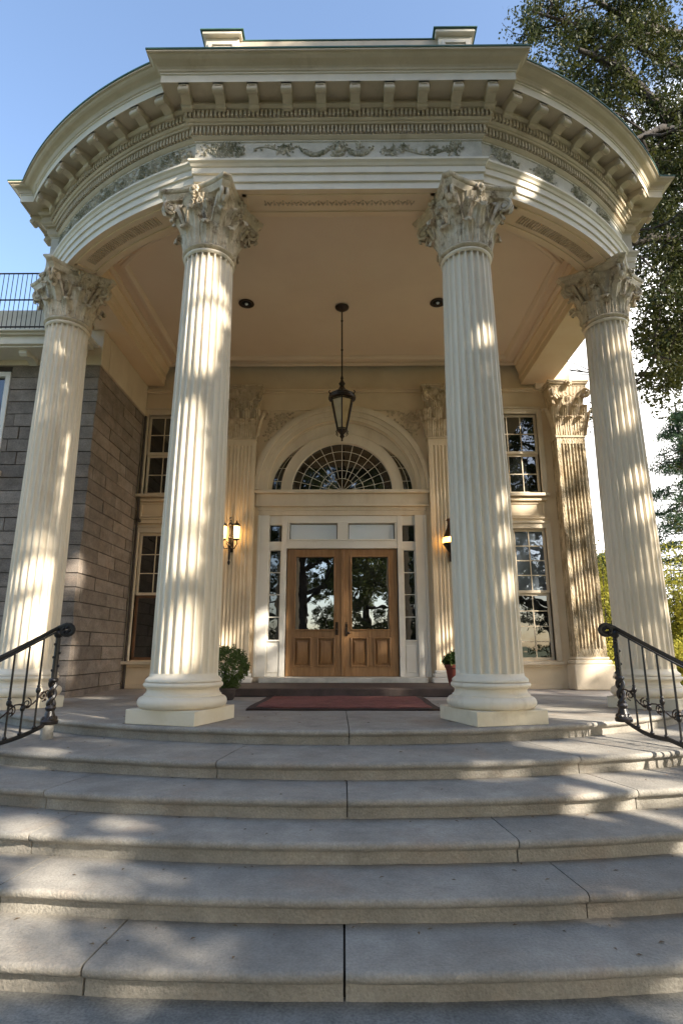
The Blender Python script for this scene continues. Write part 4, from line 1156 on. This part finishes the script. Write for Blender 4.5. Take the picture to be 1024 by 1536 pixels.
def grow(p, d, L, r, depth, tubes, twigs, g, spread=.9, up=.12, kids=4):
    pts = [p.copy()]; rr = [r]; n = 5; q = p.copy(); dd = d.copy()
    for i in range(n):
        dd = (dd + Vector((g.gauss(0,.16), g.gauss(0,.16), g.gauss(0,.13)+up*.3))).normalized()
        q = q + dd*(L/n); pts.append(q.copy()); rr.append(r*(1-.55*(i+1)/n))
    tubes.append((pts, rr))
    if depth <= 1: twigs.extend([tuple(x) for x in pts[1:]])
    if depth == 0: return
    for k in range(kids):
        t = g.uniform(.3,1); i = min(n-1, int(t*n)); b = pts[i].lerp(pts[i+1], t*n-i)
        ax = Vector((g.gauss(0,1), g.gauss(0,1), g.gauss(0,.7))).normalized()
        nd = (dd*.7 + ax*spread + UP*up).normalized()
        grow(b, nd, L*g.uniform(.5,.75), r*(1-.55*t)*.6, depth-1, tubes, twigs, g, spread, up, kids)
def build_tree(name, label, cat, base, limbs, trunk_pts, trunk_r, leafmat_, per, size, spread, seed, group=None, kids=4, depth=2, up=.1, droop=0, extra=None, aspect=.5, prune=False):
    g = random.Random(seed); root = thing(name, label, cat, base, group)
    tubes = []; twigs = []
    tubes.append((trunk_pts, trunk_r))
    for (p, d, L, r) in limbs: grow(Vector(p), Vector(d).normalized(), L, r, depth, tubes, twigs, g, .8, up, kids)
    m = MB()
    for pts, rr in tubes:
        if prune and rr[0] < .07 and in_sun_hole(pts).any(): continue
        m.tube(pts, list(rr), 8 if rr[0] > .08 else 4, caps=False)
    make('trunk', m, M['bark'], root, smooth=60)
    if extra: twigs += extra
    V, F = leaves_np(twigs, spread, per, size, seed, droop=droop, aspect=aspect)
    if prune:
        keep = ~in_sun_hole(V.reshape(-1,4,3).mean(axis=1)); V = V.reshape(-1,4,3)[keep].reshape(-1,3); F = np.arange(len(V)).reshape(-1,4)
    fast_mesh('crown', V, F, leafmat_, root, loc=base)
    return root
def rnd_limbs(g, base, h0, h1, n, L, r, tilt=.5):
    res = []
    for i in range(n):
        a = 2.4*i + g.uniform(-.4,.4); t = i/max(1,n-1); z = h0+(h1-h0)*t
        res.append(((base[0], base[1], base[2]+z), (cos(a), sin(a), tilt*(.4+t*1.2)), L*(1-.45*t)*g.uniform(.85,1.15), r*(1-.5*t)))
    return res

# the big oak whose boughs hang over the right of the portico
g = random.Random(3)
ob = (13.2, 15.0, 0)
tr = [Vector((13.2,15,0)), Vector((13.1,14.9,3)), Vector((12.8,14.6,6)), Vector((12.6,14.2,10)), Vector((12.2,14,14)), Vector((12,14,18))]
limbs = []
oak_tubes = []
def bough(px0, py0, px1, py1, Y, r, src_z, mids=None):
    a_, b_ = at(px0,py0,Y), at(px1,py1,Y-.6)
    start = Vector((12.7, 14.4, src_z))
    pts = [start, start.lerp(a_, .6)+Vector((0,0,.15)), a_]
    for (x,y) in (mids or []): pts.append(at(x,y,Y-.3))
    pts.append(b_); return pts, [r*1.5, r*1.25, r] + [r*.8]*len(mids or []) + [r*.35]
B = [bough(1030,205,868,78,13.0,.17,9.5,[(985,165),(930,105)]), bough(1030,215,905,262,13.3,.09,9.4,[(975,232)]),
     bough(1030,362,925,372,12.8,.15,7.0,[(975,360)]), bough(1040,205,945,215,12.2,.12,9.2,[(990,196)]),
     bough(1030,60,870,-10,13.4,.13,13,[(950,40)]), bough(1035,500,965,540,12.6,.07,6.6,[(1000,505)]),
     bough(1030,-60,820,-80,13.5,.12,15,[(930,-70)]), bough(1035,120,800,20,13.6,.08,11.5,[(930,60),(860,40)])]
root = thing('oak_tree', 'large dark oak reaching its boughs over the portico roof', 'tree', ob)
m = MB(); m.tube(tr, [.55,.45,.4,.33,.22,.08], 14, caps=False)
twigs = []; tubes = []
for pts, rr in B:
    m.tube(pts, rr, 8, caps=False)
    n = len(pts)
    for i in range(1, n-1):
        for k in range(5 if i > 1 else 3):
            t = g.random(); p = pts[i].lerp(pts[i+1], t)
            d = Vector((g.gauss(0,1), g.gauss(0,.8), g.gauss(0,.9)-.1)).normalized()
            grow(p, d, g.uniform(.9,1.7), .035, 1, tubes, twigs, g, .8, -.05, 4)
for (p,d,L,r) in rnd_limbs(g, (12.6,14.3,0), 8.5, 15.5, 10, 4.5, .16, .3):
    grow(Vector(p), Vector(d).normalized(), L, r, 2, tubes, twigs, g, .8, .0, 5)
for pts, rr in tubes: m.tube(pts, rr, 5, caps=False)
make('trunk', m, M['bark'], root, smooth=60)
# hanging leafy sprays where the photo shows them
sp = []
for (px,py,w,h,n) in ((800,25,30,25,22),(845,60,45,40,42),(900,40,60,50,70),(970,40,60,50,80),(1010,110,50,60,70),(880,130,45,45,50),(930,165,50,50,70),(990,240,50,50,80),(900,205,30,35,28),(945,260,40,40,50),(985,310,40,50,70),(1015,380,35,60,60),(960,340,25,35,24),(968,480,22,50,36),(1000,520,28,60,55),(1020,470,20,60,40),(985,565,30,22,22),(955,415,18,30,16),(1050,200,40,200,120),(1060,450,40,120,60)):
    for i in range(n):
        x = g.gauss(px,w*.55); y = g.gauss(py,h*.55); 
        if (x < 770): continue
        sp.append(tuple(at(x,y,g.uniform(12.3,14.6))))
from mathutils import noise as mnoise
twigs = [t for t in twigs if mnoise.noise(Vector(t)*.55) < .16]
V, F = leaves_np(twigs, .30, 21, .095, 5, droop=.28)
V2, F2 = leaves_np(sp, .28, 40, .095, 6, droop=.28)
V = np.concatenate([V, V2]); F = np.arange(len(V)).reshape(-1,4)
fast_mesh('crown', V, F, M['leaf_oak'], root, loc=ob)
print('oak twigs', len(twigs), len(sp), len(F))

# pine further back on the right
def pine(name, label, base, H, W, seed, per=26, lm='leaf_pine', group=None):
    g = random.Random(seed); root = thing(name, label, 'tree', base, group); m = MB()
    b = Vector(base); m.tube([b, b+UP*H*.5, b+UP*H], [.28,.18,.03], 8, caps=False); tw = []
    for i in range(34):
        t = .12+.86*i/34; z = H*t; L = W*(1-t)**.75*g.uniform(.75,1.1)+.2
        for k in range(5):
            a = g.uniform(0,2*PI); p = b+UP*z; q = p + Vector((cos(a)*L, sin(a)*L, -.12*L+.25*g.random()))
            m.tube([p, p.lerp(q,.5)+UP*.1, q], [.05*(1-t)+.012,.02,.008], 4, caps=False)
            for u in (.3,.45,.6,.72,.84,.95,1.0): tw.append(tuple(p.lerp(q,u)+Vector((g.gauss(0,.08*L),g.gauss(0,.08*L),g.gauss(0,.06)))))
    make('trunk', m, M['bark'], root, smooth=60)
    V, F = leaves_np(tw, .42, per, .20, seed, flat=.5, aspect=.16); fast_mesh('crown', V, F, M[lm], root, loc=base)
    return root
pine('pine_tree', 'blue-green pine standing behind the golden shrubs at the far right', (14.7, 24, 0), 12.2, 3.2, 5)
pine('pine_tree', 'slim pine partly hidden behind the outermost right column', (13.3, 30, 0), 6.5, 2.6, 6)

# golden shrubs on the right
def shrub(base, w, h, label, seed, lm='leaf_gold', per=44, size=.085):
    g = random.Random(seed); root = thing('garden_shrub', label, 'shrub', base, 'shrubs beyond the open side of the porch'); m = MB(); tw = []
    b = Vector(base)
    for k in range(16):
        a = g.uniform(0,6.28); rr = w*sqrt(g.random())*.9; q = b + Vector((cos(a)*rr, sin(a)*rr*.8, h*g.uniform(.55,1.0)*(1-.35*(rr/w)**2)))
        p1 = b.lerp(q,.45)+Vector((g.gauss(0,.1),g.gauss(0,.1),0)); m.tube([b, p1, q], [.04,.025,.008], 5, caps=False)
        for u in (.2,.3,.4,.5,.6,.7,.78,.85,.92,1.0):
            c = p1.lerp(q, (u-.45)/.55) if u > .45 else b.lerp(p1, u/.45)
            for _ in range(2): tw.append(tuple(c + Vector((g.gauss(0,.2),g.gauss(0,.2),g.gauss(0,.14)))))
    make('stem', m, M['bark'], root, smooth=60)
    tw = [t for t in tw if t[2] > .12]
    V, F = leaves_np(tw, .30, per, size, seed); V[:,2] = np.maximum(V[:,2], .01); fast_mesh('foliage', V, F, M[lm], root, loc=base)
    return root
shrub((8.0,18.0,0), 1.4, 5.0, 'golden green shrub between the weathered pilaster and the outer right column', 21)
shrub((7.0,16.2,0), .7, 1.1, 'low yellowish bush at the foot of the weathered pilaster', 22)
shrub((10.4,19.0,0), 1.6, 5.2, 'tall golden shrub mostly behind the outer right column', 23)
shrub((11.3,18.4,0), 1.5, 5.2, 'sunlit golden shrub at the right edge under the pine', 24)
shrub((9.0,15.3,0), 1.1, 1.9, 'green and gold bush seen through the right handrail', 25)
shrub((9.2,21.5,0), 1.7, 5.2, 'pale green shrub farthest back beyond the right pilaster', 26, 'leaf_oak')
shrub((13.2,21,0), 1.8, 4.6, 'dark green shrub at the foot of the pine', 27, 'leaf_oak')

# holes cut in the out-of-view crowns so sun patches land on these places
SUN_HOLES = [at(x,y,Y).to_tuple()+(r,) for (x,y,Y,r) in (
 (70,910,7.85,.24),(60,850,7.85,.16),(75,790,7.85,.12),(50,960,7.85,.16),(120,500,7.9,.14),(128,545,7.9,.10),
 (700,310,6.3,.10),(735,495,6.3,.09),(730,560,6.3,.06),(755,740,6.3,.10),(765,800,6.3,.08),(770,870,6.3,.07),
 (935,630,7.9,.08),(955,715,7.9,.10),(965,760,7.9,.10),(920,520,7.9,.06),
 (845,590,11.6,.20),(850,650,11.6,.24),(855,700,11.6,.14),(870,760,11.6,.2),(880,800,11.6,.12),(880,880,11.6,.2),(890,940,11.6,.2),(865,840,11.6,.15),(890,1000,11.6,.14),
 (118,850,9.6,.16),(115,885,9.6,.10),(112,960,9.6,.13),(110,1000,9.6,.10),(150,1045,9.6,.12),(20,860,9.6,.2),
 (790,752,12,.18),(395,930,12,.12),(400,960,12,.12),(205,900,12,.12),
 (120,1310,3.9,.17),(170,1300,3.9,.16),(215,1315,3.85,.12),(60,1330,3.8,.12),(30,1250,4.4,.12),(180,1240,4.4,.10),
 (40,1420,3.4,.22),(120,1400,3.45,.18),(230,1440,3.3,.17),(290,1460,3.2,.10),(60,1500,3.1,.18),(160,1490,3.1,.16),(330,1415,3.4,.07),(440,1420,3.4,.06),
 (830,1145,4.9,.16),(780,1140,4.9,.10),(900,1180,4.6,.16),(960,1200,4.5,.20),(1010,1230,4.3,.2),(960,1290,3.9,.17),(1010,1340,3.7,.18),(860,1200,4.5,.12),(1000,1150,4.9,.2),(900,1330,3.7,.10),
 (900,1100,5.6,.22),(960,1110,5.6,.26),(1010,1090,5.8,.3),(930,1060,6.6,.3),(1000,1060,6.8,.3),(850,1060,7.2,.14),(150,1063,7.4,.18),(60,1075,6.5,.2),(230,1060,7.5,.10),(620,1120,5.4,.07),(90,1110,5.4,.10),
 (955,290,7.6,.2),(35,470,9.4,.45)) + tuple((312-50*t+10*sin(9*t), 395+590*t, 6.3, .115+.04*sin(13*t)) for t in [k/17 for k in range(18)])]
def in_sun_hole(P):
    P = np.asarray(P, dtype=np.float64); hit = np.zeros(len(P), bool); d = np.array(SD)
    for (x,y,z,r) in SUN_HOLES:
        w_ = P - np.array((x,y,z)); t = w_ @ d; dist = np.linalg.norm(w_ - t[:,None]*d, axis=1)
        hit |= (dist < r + .05) & (t > 0)
    return hit
# shade trees on the lawn behind and beside the viewer: they dapple the porch and fill the door glass
def shade_tree(base, label, seed, h=15.5, L=4.4, per=36, prune=False, lm='leaf_shade', n=26, src=None):
    if src is None:
        g = random.Random(seed); b = base
        tr = [Vector(b), Vector(b)+Vector((.1,.05,h*.3)), Vector(b)+Vector((-.1,.1,h*.6)), Vector(b)+Vector((0,0,h*.95))]
        return build_tree('shade_tree', label, 'tree', b, rnd_limbs(g, b, h*.16, h*.94, n, L, .15), tr, [.35,.28,.2,.06], M[lm], per, .15, .30, seed, 'shade trees on the front lawn', 4, 2, .08, prune=prune, extra=shade_clumps if seed == 31 else None)
    r = src.copy(); COL.objects.link(r); r.location = base; r['label'] = label; ORI[r.name] = Vector(base)
    for ch in src.children:
        c = ch.copy(); COL.objects.link(c); c.parent = r
    r.rotation_euler = (0,0,seed*1.3)
    return r
gx = random.Random(77); shade_clumps = []  # leaf clumps added along the sun's rays to shade entablature and right column
for i in range(420):
    p = Vector((gx.uniform(-2.3,2.2), 6.0, EYE+gx.uniform(5.8,7.3))); shade_clumps.append(p + SD*gx.uniform(12.5,17))
for i in range(200):
    p = Vector((gx.uniform(1.35,2.1), 6.3, EYE+gx.uniform(-.7,6.2))); shade_clumps.append(p + SD*gx.uniform(10.5,14))
for i in range(160):
    p = Vector((gx.uniform(2.2,4.6), 7.0, EYE+gx.uniform(5.8,7.2))); shade_clumps.append(p + SD*gx.uniform(9,12))
shade_clumps = [tuple(p + Vector((gx.gauss(0,.2),gx.gauss(0,.2),gx.gauss(0,.2)))) for p in shade_clumps]
t0 = shade_tree((9.2,-1.8,0), 'broad shade tree on the lawn to the right of the steps', 31, prune=True)
shade_tree((13.5,2.2,0), 'shade tree on the lawn right of the handrail', 32, prune=True)
shade_tree((5.0,-8.5,0), 'leafy tree reflected in the right door', 33, src=t0)
shade_tree((-2.6,-11,0), 'leafy tree reflected in the left door', 34, src=t0)
shade_tree((14.5,-6.5,0), 'shade tree behind the first on the right lawn', 35, prune=True)
shade_tree((-9,-8,0), 'shade tree on the lawn to the left of the steps', 36, src=t0)
shade_tree((1.4,-16,0), 'tall tree at the end of the front walk', 37, src=t0)

def lawn_bush(base, w, h, label, seed):
    r = shrub(base, w, h, label, seed, 'leaf_shade', 60, .12); r['group'] = 'bushes at the end of the front walk'; r['category'] = 'bush'; r.name = 'lawn_bush'
for i,(x,y,w_,h_,lb) in enumerate(((-5.5,-12,2.2,5.5,'tall bush left of the front walk, mirrored in the left door'),(-1.2,-13.5,1.9,4.6,'bush at the end of the walk mirrored low in the left door'),(3.6,-12.5,2.3,6.2,'full bush right of the walk, mirrored in the right door'),(7.5,-13,2.2,5.4,'bush farther right mirrored in the right sidelight'))):
    lawn_bush((x,y,0), w_, h_, lb, 50+i)

# topiary and potted plant
tp = thing('topiary_bush', 'clipped round green bush in a pot between the left column and the doorway', 'plant', (-1.80, 9.35, FLOOR))
m = MB(); m.lathe([(.13,0),(.15,.02),(.17,.14),(.185,.15),(.185,.18),(.15,.18)], 20, (-1.80,9.35,FLOOR)); make('pot', m, M['darkstep'], tp)
m = MB(); m.tube([(-1.80,9.35,FLOOR+.15),(-1.80,9.35,FLOOR+.45)], .025, 7); make('stem', m, M['bark'], tp)
g = random.Random(9); cs = []
for i in range(1300):
    v = Vector((g.gauss(0,1),g.gauss(0,1),g.gauss(0,1))).normalized()*(.37*g.uniform(.72,1.0)*(1+.06*sin(i)))
    if v.z < -.12: v.x *= .85; v.y *= .85
    cs.append((-1.80+v.x, 9.35+v.y, FLOOR+.47+v.z*.95))
V, F = leaves_np(cs, .035, 11, .026, 4); fast_mesh('foliage', V, F, M['leaf_box'], tp, loc=(-1.80,9.35,FLOOR))
pp = thing('potted_plant', 'small dark leafy plant in a red pot beside the right pilaster', 'plant', (2.06, 10.9, FLOOR+.13))
px_, py_, pz_ = 2.06, 10.9, FLOOR+.13
m = MB(); m.lathe([(.11,0),(.12,.02),(.165,.30),(.185,.31),(.19,.36),(.17,.365),(.16,.33)], 24, (px_,py_,pz_)); make('pot', m, M['terracotta'], pp)
m = MB(); m.lathe([(.155,.325),(.001,.335)], 20, (px_,py_,pz_)); make('soil', m, M['soil'], pp)
cs = []
for i in range(150):
    a = g.uniform(0,6.28); r = .19*sqrt(g.random()); cs.append((px_+r*cos(a), py_+r*sin(a), pz_+.36+g.uniform(0,.24)*(1-(r/.26)**2)))
V, F = leaves_np(cs, .06, 14, .05, 8); fast_mesh('foliage', V, F, M['leaf_box'], pp, loc=(px_,py_,pz_))
m = MB()
for i in range(14):
    a = g.uniform(0,6.28); r = .16*sqrt(g.random()); m.blob((px_+r*cos(a), py_+r*sin(a), pz_+.45+g.uniform(0,.16)), .012, 6, 4)
make('blossom', m, M['flower'], pp)
# fallen leaves on the mat and steps
cs = []
g2 = np.random.default_rng(12)
V = []; F = []
for i in range(60):
    if i < 16: x, y, z = g2.uniform(-1.1,1.2), g2.uniform(7.8,9.8), FLOOR+.036
    else: x, y, z = g2.uniform(-2.5,2.5), g2.uniform(6.3,9.7), FLOOR+.004
    a = g2.uniform(0,6.28); L = g2.uniform(.014,.03); c, s_ = cos(a), sin(a)
    b0 = len(V); V += [(x-L*c,y-L*s_,z),(x+L*.4*s_,y-L*.4*c,z+.006),(x+L*c,y+L*s_,z+.002),(x-L*.4*s_,y+L*.4*c,z+.005)]; F.append((b0,b0+1,b0+2,b0+3))
for i in range(110):
    k = int(g2.integers(1,6)); Yc = 12+1.15*k; Rk = Yc-rad[k]; Rp = 12+1.15*(k-1)-rad[k-1]
    x = g2.uniform(-2.6,2.6); ylo = Yc-sqrt(Rk*Rk-x*x)+.06; Yp = 12+1.15*(k-1); yhi = Yp-sqrt(Rp*Rp-x*x)-.0
    if yhi < ylo+.05: continue
    y = yhi-.015-(yhi-ylo)*g2.random()**2.2; z = FLOOR-RISE*k+.004
    a = g2.uniform(0,6.28); L = g2.uniform(.008,.022); c, s_ = cos(a), sin(a)
    b0 = len(V); V += [(x-L*c,y-L*s_,z),(x+L*.4*s_,y-L*.4*c,z+.006),(x+L*c,y+L*s_,z+.002),(x-L*.4*s_,y+L*.4*c,z+.005)]; F.append((b0,b0+1,b0+2,b0+3))
tag(fast_mesh('fallen_leaves', V, F, M['litter'], loc=(0,8,FLOOR)), 'scattered small dry leaves on the steps, porch floor and mat', 'leaves', kind='stuff')

# ------------------------------------------------------------------ ground
m = MB(); m.add([(-900,-900,-.03),(900,-900,-.03),(900,900,-.03),(-900,900,-.03)], [(0,1,2,3)])
tag(make('lawn', m, M['grass'], smooth=0), 'green lawn around the house', 'lawn', kind='structure')
m = MB(); m.add([(-7.5,-30,0),(7.5,-30,0),(7.5,5.2,0),(-7.5,5.2,0)], [(0,1,2,3)])
m.add([(-7.5,5.2,0),(7.5,5.2,0),(7.5,9.8,0),(-7.5,9.8,0)], [(0,1,2,3)])
tag(make('path', m, M['pave'], smooth=0), 'dark grey paved walk below the steps', 'path', kind='structure')
g2 = np.random.default_rng(5); n = 16000
X = g2.uniform(7.6,20,n); Yy = g2.uniform(9,24,n); A = g2.uniform(0,6.28,n); Hh = g2.uniform(.05,.14,n)
P0 = np.stack([X,Yy,np.full(n,-.03)],1); E = np.stack([np.cos(A),np.sin(A),np.zeros(n)],1)*.012; T = np.stack([g2.normal(0,.03,n),g2.normal(0,.03,n),Hh],1)
V = np.stack([P0-E,P0+E,P0+T+E*.2,P0+T-E*.2],1).reshape(-1,3)
tag(fast_mesh('grass', V, np.arange(n*4).reshape(-1,4), M['blade'], loc=(13,15,0)), 'grass blades on the lawn right of the porch', 'grass', kind='stuff')

# ------------------------------------------------------------------ light
w = bpy.data.worlds.new('World'); sc.world = w; w.use_nodes = True; nt = w.node_tree
bg = nt.nodes['Background']; sky = nt.nodes.new('ShaderNodeTexSky'); sky.sky_type = 'NISHITA'; sky.sun_disc = False
sky.sun_elevation = R_(SUN_EL); sky.sun_rotation = R_(180-SUN_AZ); sky.air_density = 1.0; sky.dust_density = 1.6; sky.ozone_density = 1.2
tc = nt.nodes.new('ShaderNodeTexCoord'); nz = nt.nodes.new('ShaderNodeTexNoise'); mpg = nt.nodes.new('ShaderNodeMapping'); mpg.inputs['Scale'].default_value = (1,1,2.2)
nt.links.new(tc.outputs['Generated'], mpg.inputs['Vector']); nt.links.new(mpg.outputs[0], nz.inputs['Vector']); nz.inputs['Scale'].default_value = 2.6; nz.inputs['Detail'].default_value = 9; nz.inputs['Roughness'].default_value = .55
dt = nt.nodes.new('ShaderNodeVectorMath'); dt.operation = 'DOT_PRODUCT'; dt.inputs[1].default_value = Vector((.55,.82,.12)).normalized(); nt.links.new(tc.outputs['Generated'], dt.inputs[0])
mr1 = nt.nodes.new('ShaderNodeMapRange'); mr1.inputs['From Min'].default_value = .72; mr1.inputs['From Max'].default_value = 1.0; mr1.inputs['To Min'].default_value = 0; mr1.inputs['To Max'].default_value = .75; nt.links.new(dt.outputs['Value'], mr1.inputs['Value'])
ad = nt.nodes.new('ShaderNodeMath'); ad.operation = 'ADD'; nt.links.new(nz.outputs['Fac'], ad.inputs[0]); nt.links.new(mr1.outputs['Result'], ad.inputs[1])
mr2 = nt.nodes.new('ShaderNodeMapRange'); mr2.inputs['From Min'].default_value = .74; mr2.inputs['From Max'].default_value = 1.0; nt.links.new(ad.outputs[0], mr2.inputs['Value'])
mxc = nt.nodes.new('ShaderNodeMix'); mxc.data_type = 'RGBA'; mxc.inputs['B'].default_value = (8.5,8.3,8.0,1)
nt.links.new(mr2.outputs['Result'], mxc.inputs['Factor']); nt.links.new(sky.outputs[0], mxc.inputs['A'])
nt.links.new(mxc.outputs['Result'], bg.inputs['Color']); bg.inputs['Strength'].default_value = .135
sl_ = bpy.data.lights.new('sun', 'SUN'); sl_.energy = 4.2; sl_.angle = R_(.7); sl_.color = (1,.91,.78)
so = bpy.data.objects.new('sun', sl_); COL.objects.link(so); so.rotation_euler = SD.to_track_quat('Z','Y').to_euler(); so.location = (20,-20,20)
vs = sc.view_settings; vs.view_transform = 'Standard'; vs.look = 'None'; vs.gamma = 1; vs.use_curve_mapping = False; vs.exposure = 1.6
sc.cycles.max_bounces = 8; sc.cycles.diffuse_bounces = 5; sc.cycles.use_denoising = True
